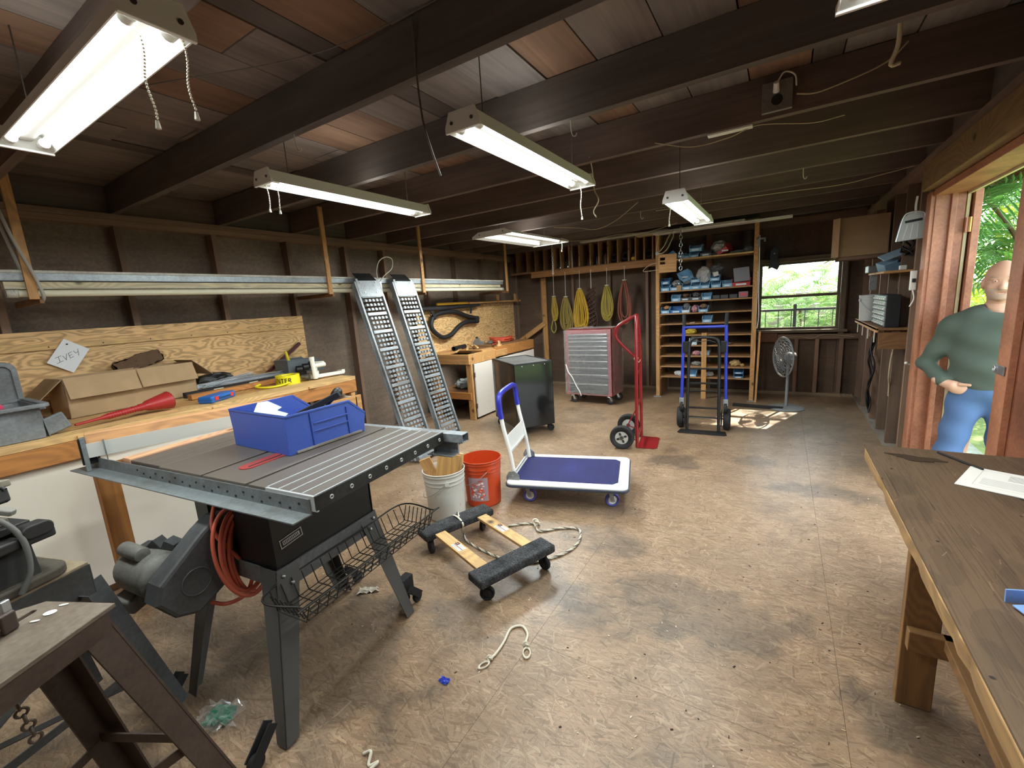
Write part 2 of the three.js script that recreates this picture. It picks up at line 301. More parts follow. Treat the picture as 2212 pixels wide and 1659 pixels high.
{ // wall behind the camera
  const w = S('wall_front', 'dark fibreboard wall behind the viewer', 'wall');
  for (let k = 0; k < 5; k++) bb(w, 'wall_panel', fibreM[k % 3], [X0 + k * 1.12 + .002, -.1, Z1], [X0 + (k + 1) * 1.12 - .002, CT, Z1 + .03]);
  bb(w, 'outer_cladding', mat('#3d3128', .9), [X0 - .05, -.1, Z1 + .03], [X1 + .06, CT, Z1 + .07]);
}
{ // window
  const w = S('window_1', 'two-sash wooden window looking onto bushes', 'window');
  const fm = mat('#6f665a', .7, { map: tLumber }), zf = -7.55, s = .035;
  for (const [a, b, c, d] of [[-.36, -.3, .9, 2.0], [.68, .74, .9, 2.0]]) bb(w, 'casing', fm, [a, c, Z0 - .03], [b, d, zf + .012], .003);
  bb(w, 'casing', fm, [-.36, 1.94, Z0 - .03], [.74, 2.0, zf + .012], .003); bb(w, 'window_sill', fm, [-.4, .93, Z0 - .08], [.78, .97, zf + .05], .004);
  for (const [y0, y1, z, n] of [[.97, 1.47, -7.6, 'sash'], [1.44, 1.94, -7.64, 'sash']]) {
    const sa = new THREE.Group(); sa.name = n; w.add(sa);
    bb(sa, 'stile', fm, [-.3, y0, z - .015], [-.3 + s, y1, z + .015]); bb(sa, 'stile', fm, [.68 - s, y0, z - .015], [.68, y1, z + .015]);
    bb(sa, 'rail', fm, [-.3 + s, y0, z - .015], [.68 - s, y0 + s, z + .015]); bb(sa, 'rail', fm, [-.3 + s, y1 - s, z - .015], [.68 - s, y1, z + .015]);
    bb(sa, 'pane', glass, [-.3 + s, y0 + s, z - .002], [.68 - s, y1 - s, z + .002]);
  }
}
{ // door frame
  const t = S('trim_1', 'orange-brown painted door frame with pale weather strip', 'door frame');
  bb(t, 'casing', doorM, [.885, 0, -4.55], [.915, 2.2, -4.43], .004);
  bb(t, 'jamb', doorM, [.91, 0, -4.47], [1.07, 2.2, -4.42], .003); bb(t, 'door_stop', doorM, [.99, 0, -4.42], [1.02, 2.17, -4.395], .003);
  bb(t, 'weather_strip', cream, [1.072, 0, -4.46], [1.09, 2.18, -4.41], .003);
  bb(t, 'jamb', doorM, [.91, 0, -1.98], [1.07, 2.2, -1.9], .003);
  bb(t, 'head_jamb', doorM, [.90, 2.165, -4.43], [1.07, 2.21, -1.9], .003); bb(t, 'weather_strip', cream, [1.072, 2.15, -4.43], [1.09, 2.2, -1.9]);
  bb(t, 'header_beam', mat('#8c7350', .75, { map: tLumber }), [.84, 2.215, -4.5], [1.02, 2.39, Z1 - .05], .004);
  bb(t, 'threshold', mat('#8b8378', .8, { map: tGrime }), [.9, -.06, -4.42], [1.12, .01, -1.95], .004);
  const d = S('door_1', 'orange-brown door leaf swung open against the outside wall', 'door');
  bb(d, 'leaf', doorM, [1.1, .03, -5.3], [1.14, 2.17, -4.37], .003);
  for (const y of [.35, 1.05, 1.94]) { const h = M(d, 'hinge', B(.03, .1, .035), doorM, [1.085, y, -4.395]); M(h, 'hinge_pin', CY(.008, .008, .1, 10), brass, [.006, 0, .02]); }
  const e = S('door_2', 'closed brown door leaf with battens and a steel hasp', 'door');
  const inner = mat('#a2654a', .55, { map: tGrime });
  bb(e, 'leaf', inner, [.955, .03, -3.08], [.99, 2.16, -2.0], .003); bb(e, 'batten', doorM, [.925, .03, -3.08], [.955, 2.16, -2.95], .004);
  for (const y of [.15, 1.9]) bb(e, 'batten', inner, [.93, y, -2.95], [.955, y + .12, -2.0], .004);
  const hs = new THREE.Group(); hs.name = 'hasp'; e.add(hs);
  M(hs, 'hasp_plate', RB(.006, .045, .1, .002), steel, [.92, 1.13, -3.02]); M(hs, 'staple', new THREE.TorusGeometry(.014, .004, 8, 16), steel, [.915, 1.13, -3.07], [0, Math.PI / 2, 0]);
  const ch = new THREE.Group(); ch.name = 'door_chain'; e.add(ch);
  for (let i = 0; i < 30; i++) M(ch, 'chain_link', new THREE.TorusGeometry(.009, .0022, 6, 10), nailM, [.985 + .0002 * i * i, 2.12 - i * .0165 , -3.11 - .0035 * i], [0, i % 2 * 1.57, 0]);
}
{ // ground and eave outside
  const g = S('ground', 'pale paving and lawn outside the door', 'ground');
  bb(g, 'lawn', mat('#6f8a45', .95, { map: tFibre }), [1.7, -.3, -30], [30, -.12, 14]); bb(g, 'lawn', mat('#6f8a45', .95, { map: tFibre }), [-20, -.3, -30], [1.7, -.12, -8.2]);
  bb(g, 'path', mat('#9aa79b', .9, { map: tGrime }), [1.06, -.3, -8.2], [1.7, -.1, 8]);
  const e = S('trim_2', 'weathered roof eave with rafter tails above the doorway', 'eave');
  for (let k = 0; k < 4; k++) bb(e, 'eave_board', mat(['#a8774a', '#96683f', '#b08252', '#8f6440'][k], .8, { map: tLumber }), [1.06 + k * .2, CT + .0, -8.1], [1.255 + k * .2, CT + .02, 1.8]);
  bb(e, 'fascia', mat('#c9b78c', .7, { map: tLumber }), [1.86, 2.45, -8.1], [1.9, CT + .05, 1.8]);
}

// ---------------------------------------------------------------- planting outside
const leafM = [['#5f9636', '#8cc63f'], ['#578e40', '#6fae4a'], ['#7fa83e', '#b4d84e']].map(([a]) => new THREE.MeshPhysicalMaterial({ color: a, roughness: .9, transmission: .4, thickness: 0, side: THREE.DoubleSide }));
const leafP = new THREE.MeshPhysicalMaterial({ color: '#86a560', roughness: .9, transmission: .45, thickness: 0, side: THREE.DoubleSide });
const leafY = new THREE.MeshPhysicalMaterial({ color: '#aabb45', roughness: .9, transmission: .4, thickness: 0, side: THREE.DoubleSide });
function sprayGeo(n, len, lw, ll, droop) {            // a stem with two rows of leaflets
  const gs = [];
  for (let i = 0; i < n; i++) for (const s of [-1, 1]) {
    const t = (i + .5) / n, x = t * len, y = -droop * t * t * len, L = ll * (.55 + .6 * Math.sin(Math.PI * Math.min(1, t + .15)));
    const g = new THREE.BufferGeometry(), dz = s * L;
    g.setAttribute('position', new THREE.Float32BufferAttribute([x, y, 0, x + L * .35 + lw, y - L * .1, dz * .5, x + L * .7, y - L * .3, dz, x, y, 0, x + L * .7, y - L * .3, dz, x + L * .35 - lw, y - L * .1, dz * .5], 3));
    g.computeVertexNormals(); gs.push(g);
  }
  gs.push(bar([0, 0, 0], [len * .5, -droop * .25 * len, 0], .004, 4), bar([len * .5, -droop * .25 * len, 0], [len, -droop * len, 0], .003, 4));
  return join(gs);
}
function foliage(parent, geo, m, n, centre, rad, shell = .3) {
  const im = new THREE.InstancedMesh(geo, m, n), o = new THREE.Object3D();
  for (let i = 0; i < n; i++) {
    const a = rnd() * 6.283, c = rr(-1, 1), s = Math.sqrt(1 - c * c), r = Math.cbrt(rr(shell, 1));
    o.position.set(centre[0] + rad[0] * r * s * Math.cos(a), centre[1] + rad[1] * r * c, centre[2] + rad[2] * r * s * Math.sin(a));
    o.rotation.set(rr(-.6, .6), rnd() * 6.283, rr(-.9, .5)); o.scale.setScalar(rr(.6, 1.25)); o.updateMatrix(); im.setMatrixAt(i, o.matrix);
  }
  im.name = 'foliage'; im.userData.kind = 'stuff'; im.castShadow = im.receiveShadow = true; parent.add(im); return im;
}
const barkM = mat('#6b5744', .9, { map: tLumber });
function tree(name, label, pos, h, rad, n, m, geo, group) {
  const t = T(name, label, 'tree', pos, 0, group);
  M(t, 'trunk', tube([[0, 0, 0], [.05, h * .3, .04], [-.04, h * .6, -.03], [.02, h, 0]], .06, 16, 8), barkM);
  for (let k = 0; k < 4; k++) { const a = k * 1.6 + .4; M(t, 'branch', tube([[0, h * .55, 0], [Math.cos(a) * rad[0] * .3, h * .8, Math.sin(a) * rad[2] * .3], [Math.cos(a) * rad[0] * .7, h * 1.02, Math.sin(a) * rad[2] * .7]], .022, 10, 6), barkM); }
  foliage(t, geo, m, n, [0, h, 0], rad); return t;
}
const frond = sprayGeo(13, .55, .014, .2, .35), twig = sprayGeo(7, .32, .022, .085, .2);
tree('feathery_tree', 'feathery green tree with drooping fronds right behind the doorway', [2.4, -.12, -7.2], 2.9, [1.1, 1.2, 1.3], 300, leafM[1], frond, 'trees outside the doorway');
tree('leafy_tree', 'sunlit yellow-green tree low behind the man in the doorway', [3.4, -.12, -8.4], 1.6, [1.5, 1.5, 1.5], 700, leafY, twig, 'trees outside the doorway');
tree('leafy_tree', 'bright green tree filling the back of the doorway view', [5.4, -.12, -11.5], 3.2, [2.3, 3.0, 2.2], 1100, leafM[2], twig, 'trees outside the doorway');
tree('leafy_tree', 'tall tree behind the workshop shading the back window', [1.0, -.12, -11.0], 4.7, [1.7, 1.15, 1.5], 420, leafM[0], twig, 'trees behind the window');
function shrub(label, pos, rad, n, m) { const t = T('shrub', label, 'shrub', pos, 0, 'shrubs outside the window'); M(t, 'stem', CY(.03, .05, rad[1], 8), barkM, [0, rad[1] / 2, 0]); foliage(t, twig, m, n, [0, rad[1], 0], rad, .1); }
shrub('bushy shrub behind the left half of the window', [-.7, -.12, -11.2], [1.1, 1.2, .9], 330, leafP);
shrub('bushy shrub behind the middle of the window', [.35, -.12, -11.6], [1.0, 1.25, .9], 330, leafP);
shrub('yellow-green shrub behind the right edge of the window', [1.35, -.12, -11.3], [1.0, 1.15, .9], 300, leafP);
{
  const r = T('garden_railing', 'black metal railing with upright bars seen through the window', 'railing', [0, -.12, -9.3]);
  M(r, 'top_rail', RB(4.2, .04, .04, .006), black, [.2, 1.3, 0]); M(r, 'bottom_rail', RB(4.2, .03, .03, .006), black, [.2, .92, 0]);
  for (let i = 0; i < 22; i++) M(r, 'baluster', bar([0, .92, 0], [0, 1.3, 0], .008, 6), black, [-1.85 + i * .2, 0, 0]);
  for (const x of [-1.9, .2, 2.3]) M(r, 'post', B(.05, 1.4, .05), black, [x, .7, 0]);
  const f = T('board_fence', 'weathered board fence behind the bushes outside the window', 'fence', [0, -.12, -13.2]);
  for (let i = 0; i < 4; i++) M(f, 'fence_board', B(9, .28, .03), mat(['#8c857a', '#847c70', '#938b7f', '#888074'][i], .85, { map: tOld }), [.4, .5 + i * .3, 0]);
  for (const x of [-3.8, -1.2, 1.4, 4.6]) M(f, 'post', B(.09, 1.75, .09), mat('#7d7569', .85), [x, .87, -.06]);
}
// ---------------------------------------------------------------- the man in the doorway
function mcMesh(sdf, lo, size, res) {                  // marching cubes over a cube
  const mc = new MarchingCubes(res, new THREE.MeshBasicMaterial(), false, false, 200000); mc.isolation = 0;
  const half = res / 2, f = mc.field, c = [lo[0] + size / 2, lo[1] + size / 2, lo[2] + size / 2];
  let k = 0;
  for (let z = 0; z < res; z++) for (let y = 0; y < res; y++) for (let x = 0; x < res; x++, k++)
    f[k] = -sdf(c[0] + (x - half) / half * size / 2, c[1] + (y - half) / half * size / 2, c[2] + (z - half) / half * size / 2);
  mc.update();
  const g = new THREE.BufferGeometry();
  g.setAttribute('position', new THREE.BufferAttribute(mc.positionArray.slice(0, mc.count * 3), 3));
  const p = g.attributes.position; for (let i = 0; i < p.count; i++) p.setXYZ(i, p.getX(i) * size / 2 + c[0], p.getY(i) * size / 2 + c[1], p.getZ(i) * size / 2 + c[2]);
  const q = mergeVertices(g, size / res * .02); q.computeVertexNormals(); return q;
}
const smin = (a, b, k) => { const h = Math.max(0, Math.min(1, .5 + .5 * (b - a) / k)); return b + (a - b) * h - k * h * (1 - h); };
function cap(x, y, z, a, b, ra, rb) {
  const bx = b[0] - a[0], by = b[1] - a[1], bz = b[2] - a[2], px = x - a[0], py = y - a[1], pz = z - a[2];
  const t = Math.max(0, Math.min(1, (px * bx + py * by + pz * bz) / (bx * bx + by * by + bz * bz)));
  return Math.hypot(px - bx * t, py - by * t, pz - bz * t) - (ra + (rb - ra) * t);
}
const ell = (x, y, z, c, r) => { const k = Math.hypot((x - c[0]) / r[0], (y - c[1]) / r[1], (z - c[2]) / r[2]); return (k - 1) * Math.min(...r); };
{
  const p = T('person', 'bald man in dark green shirt and blue jeans standing in the doorway', 'person', [1.18, -.1, -4.02], -.25);
  const skin = mat('#b58a72', .55), shirtM = mat('#48534a', .9, { map: tFibre }), jeanM = mat('#48638c', .9, { map: tFibre });
  const hd = (x, y, z) => {
    let d = ell(x, y, z, [0, 1.665, -.01], [.078, .105, .098]);
    d = smin(d, ell(x, y, z, [0, 1.60, .025], [.062, .078, .07]), .04);
    d = smin(d, cap(x, y, z, [0, 1.635, .088], [0, 1.606, .108], .010, .016), .012);                // nose
    d = smin(d, ell(x, y, z, [0, 1.663, .078], [.05, .010, .014]), .015);                           // brow
    for (const s of [-1, 1]) { d = Math.max(d, -(Math.hypot(x - s * .031, y - 1.645, z - .096) - .013)); d = smin(d, Math.hypot(x - s * .031, y - 1.645, z - .084) - .0125, .004); d = smin(d, ell(x, y, z, [s * .081, 1.632, -.005], [.012, .033, .02]), .008); d = smin(d, ell(x, y, z, [s * .04, 1.61, .062], [.022, .02, .02]), .02); }
    d = Math.max(d, -ell(x, y, z, [0, 1.576, .1], [.026, .0035, .02]));                            // mouth
    d = smin(d, ell(x, y, z, [0, 1.545, .062], [.024, .018, .02]), .02);
    return smin(d, cap(x, y, z, [0, 1.57, -.02], [0, 1.42, -.03], .055, .062), .03);
  };
  const hand = (x, y, z) => {                                                                       // right hand, fingers in the pocket
    let d = cap(x, y, z, [-.245, 1.0, .075], [-.17, .975, .1], .026, .03);
    d = smin(d, ell(x, y, z, [-.135, .955, .095], [.05, .04, .02]), .02);
    for (let k = 0; k < 4; k++) { const o = k * .019; d = smin(d, cap(x, y, z, [-.125 + o * .9, .935 + o * .4, .095], [-.1 + o * .9, .895 + o * .3, .08], .0095, .009), .004); d = smin(d, cap(x, y, z, [-.1 + o * .9, .895 + o * .3, .08], [-.085 + o * .8, .855 + o * .3, .06], .009, .0075), .004); }
    d = smin(d, cap(x, y, z, [-.13, .985, .115], [-.085, .985, .125], .011, .009), .008);
    return d;
  };
  const body = join([mcMesh(hd, [-.17, 1.4, -.17], .4, 88), mcMesh(hand, [-.3, .8, -.03], .28, 80), mcMesh((x, y, z) => smin(cap(x, y, z, [0, 1.46, -.03], [0, 1.0, 0], .08, .1), Math.min(cap(x, y, z, [-.09, .9, 0], [-.13, .1, .02], .07, .04), cap(x, y, z, [.09, .9, 0], [.12, .1, 0], .07, .04)), .03), [-.8, 0, -.8], 1.6, 64)]);
  const bodyM = M(p, 'body', body, skin);
  M(p, 'stubble_beard', mcMesh((x, y, z) => Math.max(hd(x, y, z) - .0025, y - 1.6, 1.53 - y, .01 - z, -(Math.hypot(x, (y - 1.578) * 2) - .024)), [-.15, 1.45, -.15], .32, 72), mat('#a78b7b', .9));
  for (const s of [-1, 1]) { M(bodyM, 'eye', new THREE.SphereGeometry(.0105, 12, 8), mat('#a8958a', .5), [s * .031, 1.645, .0855]); M(bodyM, 'iris', new THREE.SphereGeometry(.006, 10, 6), mat('#2c2420', .3), [s * .031, 1.645, .0912]); M(bodyM, 'eyebrow', RB(.034, .007, .008, .003), mat('#8a7768', .9), [s * .032, 1.668, .088], [0, s * .25, 0]); }
  const fold = (x, y, z) => .005 * Math.sin(38 * y + 12 * x + 9 * z) + .004 * Math.sin(21 * x - 34 * y);
  M(p, 'shirt', mcMesh((x, y, z) => {
    let d = ell(x, y, z, [0, 1.24, 0], [.2, .26, .125]);
    d = smin(d, cap(x, y, z, [-.09, 1.36, -.01], [.09, 1.36, -.01], .105, .105), .06);
    d = smin(d, ell(x, y, z, [0, 1.05, .01], [.175, .17, .125]), .08);
    d = smin(d, cap(x, y, z, [-.185, 1.375, -.02], [-.305, 1.10, -.05], .072, .052), .04); d = smin(d, cap(x, y, z, [-.305, 1.10, -.05], [-.215, .995, .07], .05, .038), .02);
    d = smin(d, cap(x, y, z, [.185, 1.375, -.02], [.29, 1.08, -.03], .072, .052), .04); d = smin(d, cap(x, y, z, [.29, 1.08, -.03], [.31, .86, .06], .05, .036), .02);
    d = Math.max(d, .935 + .03 * Math.sin(9 * x) - y + (Math.abs(x) > .2 ? -1 : 0));
    d = Math.max(d, -(Math.hypot(x, y - 1.485, z - .02) - .068));
    return d + fold(x, y, z);
  }, [-.5, .7, -.5], 1.0, 96), shirtM);
  M(p, 'jeans', mcMesh((x, y, z) => {
    let d = ell(x, y, z, [0, .95, 0], [.168, .15, .12]);
    d = smin(d, cap(x, y, z, [-.09, .88, .01], [-.15, .5, .06], .095, .07), .04); d = smin(d, cap(x, y, z, [-.15, .5, .06], [-.2, .07, .0], .07, .058), .02);
    d = smin(d, cap(x, y, z, [.085, .88, .0], [.1, .5, .04], .095, .07), .03); d = smin(d, cap(x, y, z, [.1, .5, .04], [.1, .07, -.02], .07, .058), .02);
    return Math.max(d, y - 1.0, .04 - y) + .7 * fold(x, y, z);
  }, [-.55, 0, -.55], 1.1, 96), jeanM);
  for (const s of [[-.2, .0], [.1, -.02]]) M(p, 'shoe', RB(.1, .08, .27, .035, 3), mat('#3a342e', .6), [s[0], .04, s[1] + .05]);
}
// ---------------------------------------------------------------- shop lights
const tubeM = mat('#ffffff', .4, { emissive: new THREE.Color(.95, 1, 1), emissiveIntensity: 5 }), housM = mat('#f0efe9', .5);
function pullChain(parent, pos, n) {
  const c = new THREE.Group(); c.name = 'pull_chain'; c.position.set(...pos); parent.add(c);
  const g = new THREE.SphereGeometry(.0035, 6, 5), o = [];
  for (let i = 0; i < n; i++) o.push(place(g, [.004 * Math.sin(i * .35), -i * .0085, .003 * Math.cos(i * .3)]));
  M(c, 'bead_chain', join(o), ropeW); M(c, 'chain_pull', CY(.004, .007, .02, 8), ropeW, [.004 * Math.sin(n * .35), -n * .0085 - .008, 0]);
}
function shopLight(label, pos, turn, len = 1.24, wid = .2, chains = [], deep = .065) {
  const t = T('shop_light', label, 'light', pos, turn, 'fluorescent shop lights under the joists');   // runs along local z, underside at y = 0
  const w = wid / 2, k = .32 * wid, prof = [[-w, 0], [-w + .004, 0], [-k, deep - .006], [k, deep - .006], [w - .004, 0], [w, 0], [k + .004, deep], [-k - .004, deep]];
  M(t, 'housing', extr(prof, len), housM);
  M(t, 'centre_channel', extr([[-.028, deep - .008], [-.02, .03], [.02, .03], [.028, deep - .008]], len - .03), housM);
  for (const s of [-1, 1]) {
    const e = M(t, 'end_cap', extr([[-w, -.004], [w, -.004], [w, .016], [k + .008, deep + .006], [-k - .008, deep + .006], [-w, .016]], .014, .002), housM, [0, 0, s * (len / 2 + .005)]);
    for (const x of [-.6, .6]) M(e, 'knockout', CY(.007, .007, .004, 10), nailM, [x * w, .028, s * .008], [Math.PI / 2, 0, 0]);
  }
  for (const s of [-1, 1]) {
    const tb = M(t, 'fluorescent_tube', CY(.0135, .0135, len - .1, 14), tubeM, [s * w * .56, .02, 0], [Math.PI / 2, 0, 0]);
    for (const e of [-1, 1]) M(tb, 'socket', CY(.018, .018, .03, 12), whiteP, [0, e * (len / 2 - .04), 0]);
  }
  for (const s of [-1, 1]) M(t, 'unseen_uplight_slot', RB(.02, .003, len * .7, .001), tubeM, [s * k * .6, deep + .001, 0]);  // unseen glowing slots on the housing top, placed to light the ceiling
  const U = new THREE.RectAreaLight(new THREE.Color(.93, 1, .985), LAMP * .09, wid * .4, len * .7); U.position.set(0, deep + .006, 0); U.rotation.x = Math.PI / 2; t.add(U);  // upward light of the unseen slots, brightens boards and joists
  const L = new THREE.RectAreaLight(new THREE.Color(.93, 1, .985), LAMP, wid * .8, len - .1); L.position.set(0, .002, 0); L.rotation.x = -Math.PI / 2; t.add(L);
  for (const s of [-1, 1]) M(t, 'hanging_chain', bar([0, deep, s * (len / 2 - .15)], [0, CT + .01 - pos[1], s * (len / 2 - .15)], .0025, 5), nailM);
  for (const [x, z, n] of chains) pullChain(t, [x, 0, z], n);
  return t;
}
shopLight('nearest twin-tube shop light, high above the grey tote and cardboard box', [-1.96, 2.33, -.6], Math.PI / 2, 1.24, .16, [[-.02, .56, 24], [.06, .6, 20]]);
shopLight('twin-tube shop light in the middle, above the orange bucket', [-1.14, 2.32, -2.2], 0, 1.26, .17, [[.0, -.6, 22]]);
shopLight('twin-tube shop light above the left wall bench and pipe rack', [-2.42, 2.33, -2.08], 0, 1.24, .16, [[-.03, .59, 14], [.03, .57, 16]]);
shopLight('small distant twin-tube shop light in front of the bin shelves', [-.64, 2.21, -3.85], 0, 1.24, .16, [[-.04, .6, 16]]);
shopLight('wide flat twin-tube light above the black cabinet, near the back-left corner', [-2.73, 2.36, -4.83], -.06, 1.3, .54, [[.2, -.6, 12]], .05);
shopLight('unseen shop light behind the viewer, placed to light the near faces of the saw and stands', [-2.2, 2.33, 1.05], Math.PI / 2, 1.24, .16, []);  // out of view, placed to light the near sides of saw and stands
shopLight('shop light at the very top edge, right of centre', [.175, 2.33, -1.03], 0, 1.24, .16, []);
// ---------------------------------------------------------------- wiring and hooks on the joists
function wire(label, pts, r = .004, m = cable, seg = 40) { return one('electric_cable', label, 'cable', tube(pts, r, seg, 6), m); }
wire('pale cable running along a joist to the ceiling outlet box', [[.02, 2.57, -2.9], [.1, 2.555, -2.91], [.2, 2.57, -2.92], [.33, 2.6, -2.93], [.4, 2.63, -2.93], [.45, 2.68, -2.93]]);
wire('thick pale cord hanging from the top right of the ceiling', [[.33, 2.72, -2.35], [.34, 2.6, -2.4], [.345, 2.5, -2.44], [.33, 2.44, -2.46], [.36, 2.44, -2.47]], .008, mat('#c9bd98', .8));
wire('pale cable sagging under the joists towards the dark corner by the door', [[-1.2, 2.49, -5.05], [-.6, 2.48, -5.03], [0, 2.465, -5.04], [.4, 2.45, -5.03], [.7, 2.48, -5.02], [.88, 2.5, -5]]);
wire('thin cable drooping below the joist with the flat white cover', [[-.7, 2.51, -2.93], [-.5, 2.46, -3.0], [-.3, 2.47, -3.02], [-.15, 2.49, -2.99], [.1, 2.47, -3.1], [.25, 2.5, -3.2]], .003);
wire('twisted cord hanging at the far end of the middle shop light', [[-1.13, 2.53, -2.945], [-1.14, 2.47, -3.02], [-1.16, 2.36, -3.1], [-1.13, 2.28, -3.1], [-1.18, 2.22, -3.13], [-1.15, 2.17, -3.1]], .004);
wire('dark cord hanging at the near end of the middle shop light', [[-1.23, 2.68, -1.42], [-1.25, 2.5, -1.44], [-1.25, 2.35, -1.45], [-1.23, 2.24, -1.46], [-1.2, 2.13, -1.47]], .004, mat('#5a5048', .8));
wire('pale cord looped under the joists near the wide flat light', [[-1.2, 2.47, -4.35], [-1.5, 2.38, -4.6], [-1.75, 2.34, -4.7], [-2.0, 2.40, -4.8], [-2.3, 2.45, -4.8]], .004);
wire('long thin cable across the ceiling boards at the upper left', [[-3.0, 2.73, -.9], [-2.3, 2.68, -1.1], [-1.7, 2.66, -1.3], [-1.2, 2.7, -1.42], [-.6, 2.72, -1.43]], .003, mat('#6a5f55', .9));
wire('cord running along the back joists above the hanging ropes', [[-3.0, 2.505, -6.32], [-2.4, 2.44, -6.2], [-2.0, 2.46, -6.2], [-1.6, 2.44, -6.2], [-1.2, 2.5, -6.2]], .004);
{
  const o = T('outlet_box', 'grey metal ceiling outlet box with a plug on a joist', 'outlet', [-.066, 2.59, -2.937]);
  M(o, 'cover_plate', RB(.14, .145, .025, .003), mat('#8f8880', .6, { map: tGrime }), [0, 0, .012]); M(o, 'box', B(.13, .135, .03), darkSteel, [0, 0, -.01]);
  M(o, 'receptacle', CY(.026, .026, .006, 20), blackMatte, [0, -.02, .026], [Math.PI / 2, 0, 0]);
  M(o, 'plug', CY(.012, .016, .05, 12), whiteP, [-.005, .035, .045], [.9, 0, 0]);
  M(o, 'plug_cord', tube([[0, .055, .055], [.03, .09, .06], [.075, .07, .045], [.085, .02, .03]], .004, 20, 6), ropeW);
  one('cover_strip', 'flat white cover strip under a joist', 'strip', RB(.23, .012, .05, .002), whiteP, [-.295, 2.492, -2.985], [0, .0, 0]);
  const hookG = tube([[0, .05, 0], [0, 0, 0], [.008, -.03, 0], [.022, -.032, 0], [.028, -.018, 0]], .0028, 16, 5);
  for (const [x, z, l] of [[-.95, -2.235, 'small screw hook under the joist beside the middle shop light'], [-2.1, -1.46, 'small screw hook under the near joist at the left'], [.1, -4.34, 'screw hook under the joist in front of the dark corner'], [-1.35, -5.0, 'screw hook under a far joist left of the small light']]) one('ceiling_hook', l, 'hook', hookG, ropeW, [x, JB - .045, z], [0, .5, 0], 'hooks under the joists');
}

// ---------------------------------------------------------------- shared makers
function wheel(parent, name, r, w, pos, axisTurn, tyre = rubber, hub = mat('#c9c6bd', .5), hubR = .62) { // axle along local z turned by axisTurn about y
  const g = new THREE.Group(); g.name = name; g.position.set(...pos); g.rotation.y = axisTurn; parent.add(g);
  M(g, 'tyre', lathe([[r * hubR, -w / 2 * .8], [r * .9, -w / 2], [r * .98, -w / 2 * .7], [r, 0], [r * .98, w / 2 * .7], [r * .9, w / 2], [r * hubR, w / 2 * .8], [r * hubR, -w / 2 * .8]], 28), tyre, null, [Math.PI / 2, 0, 0]);
  M(g, 'hub', CY(r * hubR, r * hubR, w * .7, 20), hub, null, [Math.PI / 2, 0, 0]); M(g, 'axle_cap', CY(r * .16, r * .2, w * 1.05, 12), nailM, null, [Math.PI / 2, 0, 0]);
  return g;
}
function caster(parent, pos, r, turn, wheelM = rubber, forkM = steel, hubM, h = .03) { // top plate at pos, wheel trailing
  const c = new THREE.Group(); c.name = 'caster'; c.position.set(...pos); c.rotation.y = turn; parent.add(c);
  const H = pos[1];
  M(c, 'mount_plate', RB(r * 1.7, .005, r * 1.4, .002), forkM, [0, -.003, 0]); M(c, 'swivel', CY(r * .45, r * .55, .02, 14), forkM, [0, -.014, 0]);
  M(c, 'fork', join([-1, 1].map(s => place(extr([[-.012, -.02], [.02, -.02], [r * .55 + .01, -(H - r) - .01], [r * .4 - .012, -(H - r) - .01]], .003), [0, 0, s * (r * .42)])).concat([place(B(.034, .004, r * .86), [.004, -.022, 0])])), forkM);
  wheel(c, 'wheel', r, r * .6, [r * .45, -(H - r), 0], 0, wheelM, hubM || mat('#b9b6ae', .5)); return c;
}
function binShape(w, l, h, t = .003, lip = .35, cut = .3) { // hopper bin: open front (+z) lower than the back; origin at base centre
  const prof = [[-l / 2, 0], [l / 2 * .92, 0], [l / 2, h * lip], [l / 2, h * (lip + .1)], [l / 2 - l * cut, h], [-l / 2 - .004, h]]; // (z,y)
  const side = place(extr(prof, t), [0, 0, 0], [0, -Math.PI / 2, 0]); const sL = side.clone(), sR = side.clone();
  const lean = g => { const p = g.attributes.position; for (let i = 0; i < p.count; i++) p.setX(i, p.getX(i) + Math.sign(p.getX(i)) * .05 * p.getY(i)); return g; };
  sL.translate(-w / 2, 0, 0); sR.translate(w / 2, 0, 0); const gs = [lean(sL), lean(sR)];
  gs.push(B(w, t, l * .96).translate(0, t / 2, -l * .02), place(B(w + .1 * h * .5, h, t), [0, h / 2, -l / 2]), place(B(w + .04 * h, h * lip + .004, t), [0, h * lip / 2, l / 2 * .96], [.14, 0, 0]));
  const rim = .006 + h * .02;
  for (const s of [-1, 1]) gs.push(RB(rim, rim, l * (1 - cut), .0015).translate(s * (w / 2 + .05 * h + rim * .2), h - rim / 2, -l * cut / 2), beam([s * (w / 2 + .05 * h), h - rim / 2, l / 2 - l * cut], [s * (w / 2 + .02 * h), h * (lip + .08), l / 2], rim, rim));
  gs.push(RB(w + .1 * h + rim, rim, rim, .0015).translate(0, h - rim / 2, -l / 2), RB(w + .04 * h, rim * .9, rim, .0015).translate(0, h * lip, l / 2));
  return join(gs);
}
